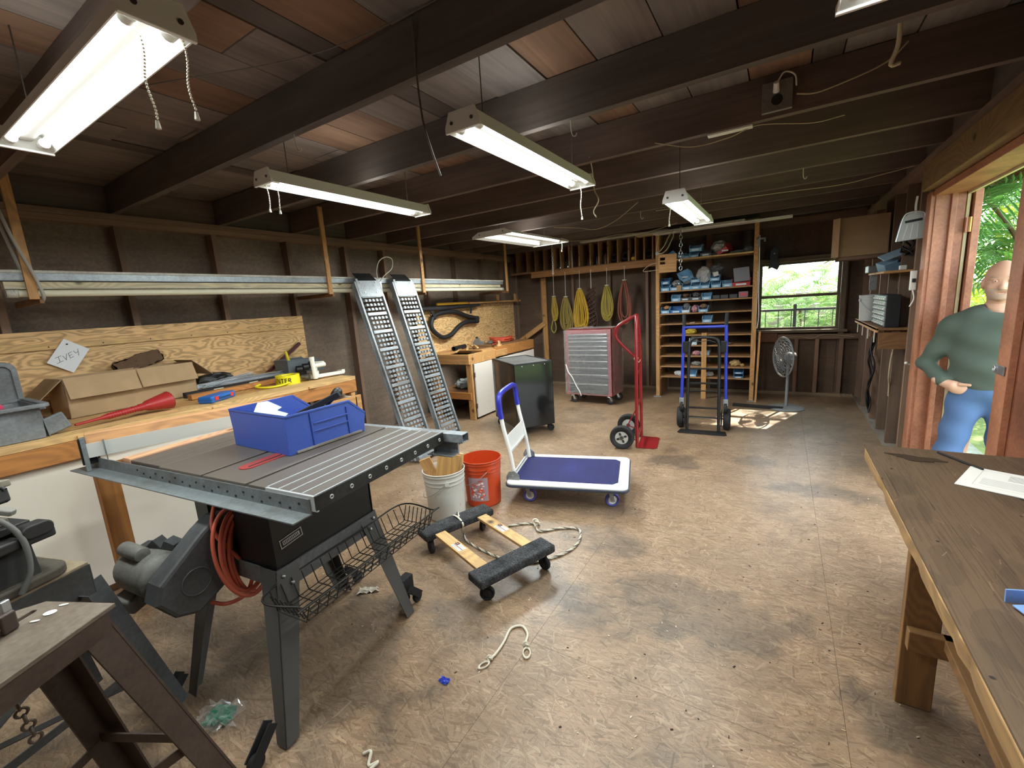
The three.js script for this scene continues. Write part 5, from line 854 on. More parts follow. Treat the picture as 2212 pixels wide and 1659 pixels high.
// ---------------------------------------------------------------- second bench in the back-left corner
{
  const b = T('corner_bench', 'small wooden bench with a white door in the back-left corner', 'workbench'), y = .95, F = -3.68;
  for (const [a, c, m] of [[-4.48, -4.22, pine], [-4.217, -3.96, pineOld], [-3.957, -3.7, pine]]) bb(b, 'bench_plank', m, [a, y - .03, -6.65], [c, y, a < -4.4 ? -4.76 : -5.2], .003);
  bb(b, 'end_rail', pine, [-4.45, y - .14, -4.8], [F, y - .002, -4.76], .003); bb(b, 'front_apron', pine, [F - .04, y - .14, -5.45], [F + .002, y, -4.8], .003); bb(b, 'front_apron', pineRed, [F - .04, y - .12, -6.65], [F, y + .03, -5.45], .003); bb(b, 'front_step', pine, [F - .0, y - .12, -5.75], [F + .02, y - .02, -5.42], .003);
  bb(b, 'raised_block', pineOld, [-4.3, y, -6.6], [F - .02, y + .035, -5.7], .003); bb(b, 'inner_edge', pine, [-4.2, y, -5.22], [-3.75, y + .02, -5.18], .002);
  for (const [x, z] of [[F - .09, -4.8], [-4.4, -4.8], [F - .09, -6.6], [-4.4, -6.6]]) bb(b, 'leg', pine, [x, 0, z - .045], [x + .09, y - .14, z], .003);
  bb(b, 'shelf_rail', pineRed, [-4.4, .3, -4.8], [F - .02, .4, -4.77], .003); bb(b, 'lower_shelf', pineOld, [-4.4, .38, -6.55], [F - .03, .4, -4.8]); bb(b, 'back_panel', fibreM[0], [-4.47, .02, -6.6], [-4.45, y - .04, -4.8]);
  const d = new THREE.Group(); d.name = 'cupboard_door'; b.add(d); bb(d, 'door_panel', mat('#dbd2c7', .6), [F - .0, .03, -6.6], [F + .02, y - .145, -4.86], .002); for (const yy of [.2, .65]) M(d, 'hinge', RB(.012, .07, .03, .003), nailM, [F + .016, yy, -4.85]);
  one('grey_cloth', 'crumpled grey plastic on the lower shelf of the corner bench', 'cloth', (() => { const g = new THREE.IcosahedronGeometry(1, 3), p = g.attributes.position; for (let i = 0; i < p.count; i++) { const k = 1 + .6 * (hash((p.getX(i) * 9) | 0, (p.getZ(i) * 9) | 0, 4) - .5); p.setXYZ(i, p.getX(i) * .15 * k, p.getY(i) * .07 * k, p.getZ(i) * .2 * k); } g.computeVertexNormals(); return g; })(), mat('#7f8480', .7), [-4.05, .46, -5.15]);
  const coil = []; for (let i = 0; i <= 90; i++) { const a = i / 90 * 6.283 * 5.5; coil.push([-4.05 + (.16 + .02 * Math.sin(i * 1.3)) * Math.cos(a), y + .05 + .0007 * i + .012 * Math.sin(a * 2.1), -6.2 + (.24 + .03 * Math.cos(i)) * Math.sin(a)]); }
  const rc = T('extension_cord', 'coiled red extension cord on the corner bench', 'cord'); M(rc, 'cord', tube(coil, .008, 360, 6), mat('#c1482f', .5)); M(rc, 'cord', tube([[-4.0, y + .045, -5.95], [-3.9, y + .045, -5.8], [-3.85, y + .045, -5.6]], .008, 16, 6), mat('#c1482f', .5)); M(rc, 'outlet_end', RB(.08, .05, .1, .01), mat('#5a544e', .5), [-4.05, y + .065, -5.85], [0, .4, 0]);
  const dr = T('drill_case_grey', 'grey angular power tool beside the red cord', 'power tool', [-4.2, y + .035, -5.75], .5); M(dr, 'tool_body', extr([[-.09, 0], [.08, 0], [.09, .04], [.02, .06], [.0, .1], [-.04, .1], [-.09, .05]], .06, .006), mat('#66625c', .5)); M(dr, 'tool_handle', RB(.04, .09, .04, .01), blackMatte, [-.02, .09, 0], [0, 0, .4]);
  one('black_pipe', 'short black pipe lying on the corner bench', 'pipe', join([place(new THREE.CylinderGeometry(.035, .035, .36, 20, 1, true), [0, 0, 0], [0, 0, 0]), place(new THREE.CylinderGeometry(.03, .03, .36, 20, 1, true), [0, 0, 0])]), mat('#202124', .5, { side: THREE.DoubleSide }), [-4.3, y + .037, -5.35], [Math.PI / 2, 0, -.15]);
  [[-4.2, -5.2, .5], [-4.1, -5.3, .42], [-4.05, -5.45, .55], [-4.2, -5.5, .35]].forEach(([x, z, l], i) => one('wood_stick', ['pale stick nearest the front of the corner bench', 'second pale stick on the corner bench, by the black pipe', 'longest pale stick lying across the corner bench', 'short pale stick behind the others on the corner bench'][i], 'stick', RB(.03, .016, l, .002), pinePale, [x, y + .009 + i * .017, z], [0, .5 + i * .12, 0], 'sticks on the corner bench'));
  one('wood_peg', 'small pale wooden peg block on the bench front edge', 'block', join([B(.05, .02, .1), place(B(.02, .06, .02), [0, .04, .02]), place(B(.02, .05, .03), [0, .03, -.03])]), pinePale, [-3.74, y + .04, -5.65], [0, .3, 0]);
  const hp = [[-4.4, 1.408, -5.991], [-4.39, 1.464, -5.712], [-4.4, 1.54, -5.454], [-4.4, 1.543, -5.147], [-4.4, 1.501, -4.942], [-4.4, 1.389, -4.864], [-4.4, 1.293, -4.894], [-4.4, 1.19, -5.041], [-4.4, 1.169, -5.168], [-4.4, 1.206, -5.328], [-4.4, 1.305, -5.502], [-4.4, 1.361, -5.698], [-4.4, 1.362, -5.985]];
  const ho = T('vacuum_hose', 'thick black ribbed vacuum hose hung in a loop on the plywood', 'hose'); const hc = curve(hp), hg = new THREE.TubeGeometry(hc, 260, .036, 14); { const p = hg.attributes.position, c = V(0, 0, 0); for (let i = 0; i < p.count; i++) { const ring = Math.floor(i / 15), q = hc.getPointAt(ring / 260); const k = ring % 2 ? 1 : .9; p.setXYZ(i, q.x + (p.getX(i) - q.x) * k, q.y + (p.getY(i) - q.y) * k, q.z + (p.getZ(i) - q.z) * k); } hg.computeVertexNormals(); } M(ho, 'hose', hg, mat('#1b1b1c', .6)); for (const e of [0, 12]) M(ho, 'hose_cuff', CY(.04, .04, .09, 16), blackMatte, hp[e], [Math.PI / 2, 0, 0]); M(ho, 'hook_strap', RB(.012, .12, .04, .004), blackMatte, [-4.43, 1.5, -4.97], [.3, 0, 0]);
  const wa = T('vacuum_wand', 'long dull black vacuum wand above the hose loop', 'wand'); M(wa, 'wand_tube', bar([-4.38, 1.62, -4.5], [-4.38, 1.612, -5.2], .032, 16), mat('#37383a', .55, { map: tGrime })); M(wa, 'wand_tube', bar([-4.38, 1.612, -5.2], [-4.38, 1.622, -5.9], .028, 16), mat('#2b2c2e', .55, { map: tGrime })); M(wa, 'wand_nozzle', extr([[0, -.03], [.2, -.01], [.2, .02], [0, .03]], .05, .006), blackMatte, [-4.38, 1.625, -5.88], [0, Math.PI / 2, 0]); M(wa, 'wand_hook', beam([-4.38, 1.6, -5.85], [-4.36, 1.5, -5.8], .02, .03), blackMatte); M(wa, 'wand_hook', beam([-4.38, 1.6, -4.86], [-4.37, 1.46, -4.95], .04, .015), blackMatte);
  one('yellow_level', 'yellow level lying above the black wand', 'level', RB(.03, .035, .75, .003), mat('#c8992a', .5), [-4.36, 1.672, -5.36], [.0, 0, 0]);
  const pr = T('peg_rail', 'pale wooden rail with two pegs at the corner of the left wall', 'rail', [-4.4, 0, 0]); M(pr, 'rail', RB(.06, .03, 1.65, .003), pine, [.03, 1.665, -6.6]); for (const [z, h] of [[-6.6, .12], [-7.2, .13]]) M(pr, 'peg', RB(.03, h, .05, .003), pine, [.07, 1.665 + h / 2, z]);
  one('thin_hoop', 'thin grey hoop behind the yellow level', 'hoop', tube([[-4.44, 1.65, -4.92], [-4.44, 1.728, -5.17], [-4.44, 1.751, -5.44], [-4.44, 1.699, -5.77]], .006, 30, 6), mat('#55534f', .6)); one('thin_hoop', 'pale curved rod between the ramps and the hoop', 'hoop', tube([[-4.42, 1.6, -4.45], [-4.42, 1.65, -4.62], [-4.42, 1.72, -4.75], [-4.42, 1.8, -4.82]], .007, 20, 6), mat('#77736b', .6));
  const br = T('corner_brace', 'pale timber post with a diagonal brace in the back-left corner', 'post'); bb(br, 'post', pine, [-3.92, .0, -7.54], [-3.83, 2.05, -7.5], .003); M(br, 'diagonal', beam([-3.87, 1.2, -7.49], [-4.46, .84, -7.45], .09, .035), pine); M(br, 'diagonal', beam([-3.86, .5, -7.49], [-4.2, .36, -7.47], .09, .035), pine);
}

// ---------------------------------------------------------------- black cabinet
{
  const c = T('rolling_cabinet', 'glossy black steel cabinet on casters in front of the corner bench', 'cabinet', [-2.83, 0, -4.74], -.637);
  const gl = new THREE.MeshPhysicalMaterial({ color: '#030304', roughness: .4, specularIntensity: .25, clearcoat: .8, clearcoatRoughness: .1 }), tp = mat('#5e5d5b', .5, { map: tGrime });
  M(c, 'cabinet_body', RB(.78, .79, .51, .008, 2), gl, [0, .495, 0]); M(c, 'top_mat', RB(.74, .006, .47, .002), tp, [0, .892, 0]); M(c, 'top_lip', extr(rrect(.78, .51, .01, 2), .02, .002, [rrect(.745, .475, .008, 2)]), black, [0, .89, 0], [-Math.PI / 2, 0, 0]);
  for (let i = 0; i < 3; i++) M(c, 'screw', CY(.006, .006, .006, 8), steel, [.391, .865, -.15 + i * .15], [0, 0, Math.PI / 2]);
  for (const [x, z] of [[.33, .2], [-.33, .2], [.33, -.2], [-.33, -.2]]) caster(c, [x, .1, z], .045, x * 3, blackMatte, blackMatte, blackMatte);
}
// ---------------------------------------------------------------- red tool chest wrapped in film
{
  const c = T('tool_chest', 'red rolling tool chest with silver-handled drawers wrapped in clear film', 'tool chest', [-2.475, 0, -6.39], -.05);
  const rm = mat('#741820', .35), dm = mat('#22262a', .35, { metalness: .4 }), hm = mat('#d5d8da', .25, { metalness: .9 }); const w = .745, d = .44, y0 = .14, y1 = 1.15;
  M(c, 'chest_body', RB(w, y1 - y0, d, .006), rm, [0, (y0 + y1) / 2, 0]); M(c, 'base_skirt', RB(w + .006, .05, d + .006, .004), mat('#8e2026', .35), [0, y0 + .025, 0]);
  const hs = [.055, .055, .075, .06, .075, .1, .105, .11, .15, .17]; let y = y1 - .06;
  for (const h of hs) { const k = h * .97; const dr = M(c, 'drawer', RB(w - .11, k - .006, .02, .003), dm, [0, y - k / 2, d / 2 + .004]); M(dr, 'drawer_handle', RB(w - .11, .016, .016, .004), hm, [0, k / 2 - .012, .012]); y -= k; if (y < y0 + .1) break; }
  for (const [x, z, a] of [[.3, .16, .8], [-.3, .16, .3], [.3, -.16, .5], [-.3, -.16, .2]]) caster(c, [x, y0, z], .062, a, rubber, chrome, mat('#3a3a3a', .5));
  const film = (W, H) => { const g = new THREE.PlaneGeometry(W, H, 70, 90), p = g.attributes.position; for (let i = 0; i < p.count; i++) { const u = p.getX(i) / 2 + 1, v = p.getY(i) / 2 + 1; p.setZ(i, .016 * Math.abs(fbm(u, v, 14, 90, 7, 3) - .5) * 2 + .010 * fbm(u, v, 60, 40, 9, 3)); } g.computeVertexNormals(); return g; };
  const fm = new THREE.MeshPhysicalMaterial({ color: '#ffffff', roughness: .16, transmission: .88, thickness: 0, side: THREE.DoubleSide, ior: 1.7, clearcoat: 1, clearcoatRoughness: .08 });
  M(c, 'film_wrap', film(w + .02, 1.0), fm, [0, .65, d / 2 + .026]); M(c, 'film_wrap', film(d + .02, 1.0), fm, [w / 2 + .012, .65, 0], [0, Math.PI / 2, 0]); M(c, 'film_wrap', film(w, d), fm, [0, y1 + .008, 0], [-Math.PI / 2, 0, 0]);
  M(c, 'film_tail', tube([[-.36, .62, .26], [-.32, .5, .265], [-.26, .42, .26], [-.2, .3, .262], [-.14, .2, .26], [-.12, .13, .25]], .008, 30, 6), mat('#d8d6d2', .3));
}
// ---------------------------------------------------------------- red hand truck
{
  const t = T('hand_truck', 'red hand truck with a loop handle and black tyres', 'hand truck', [-1.29, 0, -4.63], .15), r = redP;
  for (const s of [-1, 1]) M(t, 'upright', tube([[0, .01, s * .2], [0, .5, s * .19], [0, .95, s * .17], [-.005, 1.25, s * .12], [-.01, 1.38, s * .05], [-.012, 1.405, 0]], .017, 50, 12), r);
  for (const y of [.12, .45, .8, 1.1]) M(t, 'cross_bar', RB(.012, .03, .37 - y * .06, .003), r, [0, y, 0]);
  M(t, 'loop_handle', tube([[-.01, 1.405, 0], [-.1, 1.36, 0], [-.2, 1.3, 0], [-.235, 1.24, 0], [-.23, 1.17, 0], [-.15, 1.07, 0], [-.03, .95, 0], [0, .92, 0]], .017, 60, 12), r);
  M(t, 'toe_plate', extr([[0, -.2], [.17, -.2], [.2, -.17], [.2, .17], [.17, .2], [0, .2]], .006, .001), r, [0, .006, 0], [-Math.PI / 2, 0, 0]);
  for (const s of [-1, 1]) { M(t, 'axle_brace', join([bar([-.15, .14, s * .17], [-.01, .42, s * .185], .006, 8), bar([-.15, .14, s * .17], [0, .08, s * .195], .006, 8), bar([-.15, .14, s * .14], [-.01, .42, s * .15], .006, 8)]), r); }
  M(t, 'axle', bar([-.15, .13, -.28], [-.15, .13, .28], .008), steel);
  for (const s of [-1, 1]) { const w = wheel(t, 'wheel', .128, .075, [-.15, .128, s * .245], 0, rubber, mat('#a9a8a2', .5), .55); for (let i = 0; i < 4; i++) M(w, 'hub_slot', RB(.03, .022, .004, .002), blackMatte, [.042 * Math.cos(i * 1.571 + .4), .042 * Math.sin(i * 1.571 + .4), s * .0275], [0, 0, i * 1.571 + .4]); }
  M(t, 'rope_tie', tube([[0, .95, .02], [-.03, .96, .03], [-.04, .93, 0], [0, .9, -.02], [.02, .93, 0]], .005, 30, 6), ropeW); M(t, 'cord', bar([-.03, .93, .0], [-.02, .3, .03], .003, 5), cable);
}
// ---------------------------------------------------------------- blue convertible hand truck
{
  const t = T('hand_truck', 'blue and black convertible hand truck standing before the bin shelves', 'hand truck', [-.735, 0, -5.28], .06), bl = mat('#2a3aa8', .35), bk = black;
  for (const s of [-1, 1]) {
    M(t, 'blue_upright', bar([s * .235, .36, -.06], [s * .222, 1.22, -.1], .018, 14), bl); M(t, 'grip', CY(.021, .019, .14, 14), rubber, [s * .222, 1.28, -.12], [-.35, 0, s * -.06]); M(t, 'clamp', RB(.06, .13, .05, .008), bk, [s * .2, .98, -.08]);
    M(t, 'black_upright', tube([[s * .17, .01, .0], [s * .165, .5, -.03], [s * .16, .9, -.06], [s * .15, 1.02, -.07], [s * .11, 1.075, -.07], [0, 1.09, -.07]], .017, 50, 12), bk);
    const c = new THREE.Group(); c.name = 'upper_caster'; c.position.set(s * .235, .36, -.05); t.add(c); M(c, 'caster_fork', RB(.05, .08, .03, .006), galv, [0, -.02, 0]); wheel(c, 'wheel', .06, .032, [0, -.085, .0], Math.PI / 2, rubber, mat('#8d8c88', .5), .5);
    const w = wheel(t, 'wheel', .125, .075, [s * .25, .125, -.13], Math.PI / 2, rubber, mat('#cfccc4', .5), .5); M(t, 'wheel_guard', RB(.012, .17, .16, .004), bk, [s * .195, .15, -.07]);
  }
  M(t, 'blue_cross_bar', bar([-.225, 1.205, -.1], [.225, 1.205, -.1], .017, 14), bl);
  for (const [y, h] of [[.16, .012], [.27, .02], [.47, .012], [.56, .02], [.73, .02]]) M(t, 'cross_bar', RB(.33, h, .02, .004), bk, [0, y, -.02 - y * .04]);
  M(t, 'bungee', tube([[-.11, 1.06, -.05], [-.03, 1.045, -.04], [.05, 1.055, -.04], [.12, 1.03, -.05]], .005, 24, 6), nailM);
  M(t, 'toe_plate', extr([[-.24, 0], [.24, 0], [.26, .13], [.24, .15], [-.24, .15], [-.26, .13]], .006, .001), darkSteel, [0, .006, .0], [Math.PI / 2, 0, 0]); M(t, 'axle', bar([-.25, .125, -.13], [.25, .125, -.13], .009), steel);
}
// ---------------------------------------------------------------- shelf unit with bins
const shM = mat('#b38d66', .7, { map: tLumber });
const shY = [2.10, 1.645, 1.482, 1.305, 1.148, .975, .815, .654, .491, .327];
{
  const s = T('bin_shelf', 'tall open wooden shelf unit full of small blue bins beside the window', 'shelf unit');
  bb(s, 'post', pine, [-1.665, 0, -7.06], [-1.61, 2.5, -6.97], .003); bb(s, 'post', pine, [-.355, 0, -7.06], [-.3, 2.5, -6.97], .003); bb(s, 'post', pineOld, [-1.665, 0, -7.54], [-1.61, 2.5, -7.5]); bb(s, 'post', pineOld, [-.37, 0, -7.54], [-.315, 2.5, -7.5]); bb(s, 'centre_post', pine, [-1.0, 0, -6.985], [-.93, 1.0, -6.965], .003); bb(s, 'centre_post', pineOld, [-1.02, 1.95, -7.5], [-.95, 2.45, -7.46]);
  shY.forEach((y, i) => { bb(s, 'shelf', i ? shM : pinePale, [-1.61, y - .02, -7.5], [-.355, y, i ? -6.99 : -6.95], .003); if (i > 1) bb(s, 'shelf_cleat', pine, [-1.61, y - .05, -7.45], [-1.595, y - .021, -7.0]); });
  bb(s, 'foot_plate', galv, [-1.69, .0, -6.97], [-1.58, .012, -6.93]); bb(s, 'foot_plate', galv, [-.38, .0, -6.97], [-.27, .012, -6.93]); bb(s, 'side_board', pineOld, [-.36, 0, -7.5], [-.345, 2.1, -7.07]); bb(s, 'side_board', pineOld, [-1.625, 0, -7.5], [-1.612, 2.1, -7.07]);
  const X = zx => -3.300 + zx * .001529, blue = mat('#84b4d4', .45), blueD = mat('#4a7aa4', .45), grey = mat('#5b5c5e', .5), red = mat('#b8363a', .4), pale = mat('#c6dae4', .45), pink = mat('#c08a92', .5);
  const geos = {}; const binG = (w, l, h) => geos[[w, l, h]] ||= binShape(w, l, h, .003, .42, .3);
  const bg = 'small bins on the back shelves';
  const bin = (label, zx, sh, m, w = .115, l = .19, h = .085, dy = 0, rot = [0, 0, 0], z = -7.1) => { const o = T('stacking_bin', label, 'bin', [X(zx), shY[sh] + .001 + dy, z], 0, bg); M(o, 'bin_shell', binG(w, l, h), m, null, rot); M(o, 'label_lip', RB(w * .6, h * .2, .003, .001), mat('#d6e2ea', .5), [0, h * .2, l / 2 * .96 + .005]); return o; };
  const junk = (label, name, cat, zx, sh, dy, sz, m, dz = -7.1) => one(name, label, cat, (() => { const g = new THREE.IcosahedronGeometry(1, 3), p = g.attributes.position; for (let i = 0; i < p.count; i++) { const k = 1 + .55 * (fbm(p.getX(i) / 4 + 2, p.getZ(i) / 4 + p.getY(i) / 5 + 2, 30, 30, (zx | 0) + sh, 2) - .5); p.setXYZ(i, p.getX(i) * k * sz[0], p.getY(i) * k * sz[1], p.getZ(i) * k * sz[2]); } g.computeVertexNormals(); return g; })(), m, [X(zx), shY[sh] + dy + sz[1] * .9, dz], null, 'odds and ends on the back shelves');
  const foil = mat('#9a9a98', .2, { metalness: .3 }), bagM = mat('#c9cbcc', .25);
  // top shelf
  bin('tilted blue bin at the left end of the top shelf', 1205, 0, blue, .115, .19, .085, .032, [0, .4, .5]); bin('blue bin second from the left on the top shelf', 1295, 0, blue, .1, .17, .08, .014, [0, .2, -.2]); bin('blue bin third from the left on the top shelf', 1355, 0, blue, .09, .17, .08); bin('blue bin under the stacked one on the top shelf', 1420, 0, blue, .12, .18, .08); bin('large blue bin stacked above the others on the top shelf', 1435, 0, blue, .16, .2, .1, .085); bin('grey bin in the middle of the top shelf', 1525, 0, grey, .14, .19, .1); bin('red bin tipped up at the right of the top shelf', 1690, 0, red, .14, .2, .1, .03, [0, -.3, .5]);
  junk('shiny clear plastic bags piled in the red bin on the top shelf', 'plastic_bag', 'bag', 1640, 0, .03, [.11, .09, .09], foil); junk('grey metal tool between the grey and red bins on the top shelf', 'metal_tool', 'tool', 1590, 0, 0, [.07, .025, .05], grey); junk('grey pointed tool to the right of the red bin', 'metal_tool', 'tool', 1790, 0, 0, [.1, .025, .05], mat('#7d7d7b', .4, { metalness: .5 })); junk('small metal vise parts at the right end of the top shelf', 'metal_tool', 'tool', 1880, 0, 0, [.06, .05, .05], mat('#5f5f5e', .4, { metalness: .5 }));
  // second shelf
  const s2 = [['blue bin at the left end of the second shelf', 1155, blue], ['blue bin second on the second shelf, full of bags', 1245, blue], ['blue bin right of the brown tag on the second shelf', 1358, blue], ['blue bin in the middle of the second shelf with another on top', 1438, blue], ['blue bin with metal parts in the middle of the second shelf', 1522, blue], ['blue bin under the stacked pair right of middle on the second shelf', 1618, blue], ['blue bin beside the large red bin on the second shelf', 1715, blue]];
  for (const [l, zx, m] of s2) bin(l, zx, 1, m, .118, .19, .1);
  bin('dark blue bin stacked on the left end of the second shelf', 1158, 1, blueD, .118, .19, .1, .1); bin('blue bin stacked on the middle one of the second shelf', 1436, 1, blue, .115, .19, .085, .1); bin('upper blue bin of the pair holding a white box on the second shelf', 1608, 1, blue, .118, .19, .09, .1); bin('blue bin tipped on top of the second shelf bins', 1345, 1, blue, .15, .2, .1, .165, [.3, .5, .25]);
  bin('large red bin holding a grey sheet on the second shelf', 1830, 1, red, .22, .22, .11); one('grey_sheet', 'grey card sheet standing in the large red bin', 'card', RB(.2, .2, .004, .001), mat('#8d8c92', .6), [X(1830), shY[1] + .16, -7.06], [-.3, .2, .12]);
  junk('crumpled plastic bags in the second bin of the second shelf', 'plastic_bag', 'bag', 1255, 1, .06, [.07, .05, .07], foil); junk('crumpled plastic bag over the third bin of the second shelf', 'plastic_bag', 'bag', 1360, 1, .08, [.065, .05, .07], foil); junk('clear bag of parts standing tall over the middle of the second shelf', 'plastic_bag', 'bag', 1500, 1, .1, [.1, .11, .07], bagM); junk('dark grey bag behind the stacked pair on the second shelf', 'plastic_bag', 'bag', 1620, 1, .22, [.1, .06, .06], mat('#4c4b4e', .4)); one('white_box', 'small white box in the upper bin of the pair', 'box', RB(.07, .06, .07, .004), whiteP, [X(1610), shY[1] + .2, -7.06], [.2, .3, .2]); one('paper_tag', 'small brown paper tag between bins on the second shelf', 'tag', RB(.07, .07, .003, .002), card, [X(1290), shY[1] + .036, -6.998]);
  // third
  bin('blue bin at the left of the third shelf', 1258, 2, blue, .12, .19, .1); bin('grey bin left of middle on the third shelf', 1345, 2, grey, .13, .19, .1); bin('wide grey bin in the middle of the third shelf', 1440, 2, grey, .14, .19, .1); bin('blue bin right of the grey ones on the third shelf', 1538, 2, blue, .12, .19, .1);
  [[1620, 'first dark flat box on the third shelf'], [1692, 'second dark flat box on the third shelf'], [1768, 'third dark flat box on the third shelf, with metal bits']].forEach(([zx, l]) => one('flat_box', l, 'box', RB(.1, .055, .14, .004), mat('#3a3b3e', .5), [X(zx), shY[2] + .0285, -7.1], null, 'dark flat boxes on the third shelf')); one('clear_case', 'clear case with a pink label at the right end of the third shelf', 'case', RB(.12, .085, .12, .006), mat('#85757a', .3), [X(1850), shY[2] + .0435, -7.1]); one('pink_label', 'pink label card on the clear case of the third shelf', 'label', RB(.085, .05, .002, .001), mat('#c3525c', .5), [X(1850), shY[2] + .045, -7.038]);
  junk('brown parts in the grey bin left of middle on the third shelf', 'loose_parts', 'parts', 1345, 2, .05, [.05, .03, .06], mat('#6d4f40', .7)); junk('grey parts in the wide grey bin on the third shelf', 'loose_parts', 'parts', 1440, 2, .05, [.055, .035, .06], grey);
  // fourth
  bin('blue bin at the left end of the fourth shelf', 1155, 3, blue, .12, .19, .1); bin('wide blue bin second on the fourth shelf', 1260, 3, mat('#3f79b5', .45), .16, .19, .1); bin('pale bin third on the fourth shelf', 1350, 3, pale, .1, .19, .09); bin('blue bin at the right of the filled part of the fourth shelf', 1510, 3, blue, .12, .19, .09);
  junk('orange tape roll in the left bin of the fourth shelf', 'tape_roll', 'tape', 1160, 3, .06, [.045, .03, .05], mat('#c98a5a', .6)); junk('grey bag in the pale bin of the fourth shelf', 'plastic_bag', 'bag', 1350, 3, .05, [.045, .05, .05], mat('#77757c', .5)); junk('pink plastic bag fourth on the fourth shelf', 'plastic_bag', 'bag', 1430, 3, 0, [.055, .055, .08], pink); junk('brown parts in the last bin of the fourth shelf', 'loose_parts', 'parts', 1505, 3, .05, [.05, .035, .06], mat('#8a6a50', .7));
  bin('lone blue bin on the fifth shelf', 1545, 4, blue, .12, .17, .1); one('white_slip', 'white paper slip on the fifth shelf', 'paper', RB(.06, .008, .06, .002), whiteP, [X(1410), shY[4] + .005, -7.05], [0, .4, .1]);
  junk('yellow strap bundle on the sixth shelf', 'strap_bundle', 'strap', 1390, 5, 0, [.08, .045, .06], mat('#c2a637', .6)); bin('pale blue bin on the seventh shelf', 1420, 6, pale, .1, .17, .1); junk('grey item stuffed in the pale bin on the seventh shelf', 'plastic_bag', 'bag', 1425, 6, .06, [.045, .04, .05], mat('#a9b4b2', .5)); junk('dark wire bundle right of the centre post on the seventh shelf', 'wire_bundle', 'wire', 1560, 6, 0, [.09, .03, .06], blackMatte); junk('thin grey wires at the right of the seventh shelf', 'wire_bundle', 'wire', 1720, 6, 0, [.07, .015, .05], mat('#6a655d', .6));
  junk('pink item on the eighth shelf', 'plastic_bag', 'bag', 1450, 7, 0, [.06, .035, .06], pink); bin('small pale bin on the eighth shelf', 1530, 7, pale, .11, .15, .06); junk('grey parts pile on the ninth shelf', 'loose_parts', 'parts', 1450, 8, 0, [.07, .035, .06], mat('#8d8a83', .6)); junk('clear bag of yellow parts at the right of the ninth shelf', 'plastic_bag', 'bag', 1795, 8, 0, [.07, .05, .06], mat('#b59a66', .5)); junk('small yellow item beside the bag on the ninth shelf', 'loose_parts', 'parts', 1855, 8, 0, [.03, .02, .04], mat('#c9a76a', .6));
  junk('white bag at the left of the lowest shelf', 'plastic_bag', 'bag', 1280, 9, 0, [.07, .04, .06], bagM); bin('pale blue bin on the lowest shelf', 1415, 9, blue, .11, .17, .085); junk('white bag right of the centre post on the lowest shelf', 'plastic_bag', 'bag', 1570, 9, 0, [.06, .035, .06], mat('#b0a8a4', .5)); bin('dark blue bin at the right end of the lowest shelf', 1830, 9, blueD, .12, .19, .06); bin('upper dark blue bin at the right end of the lowest shelf', 1830, 9, blueD, .12, .19, .06, .061);
}
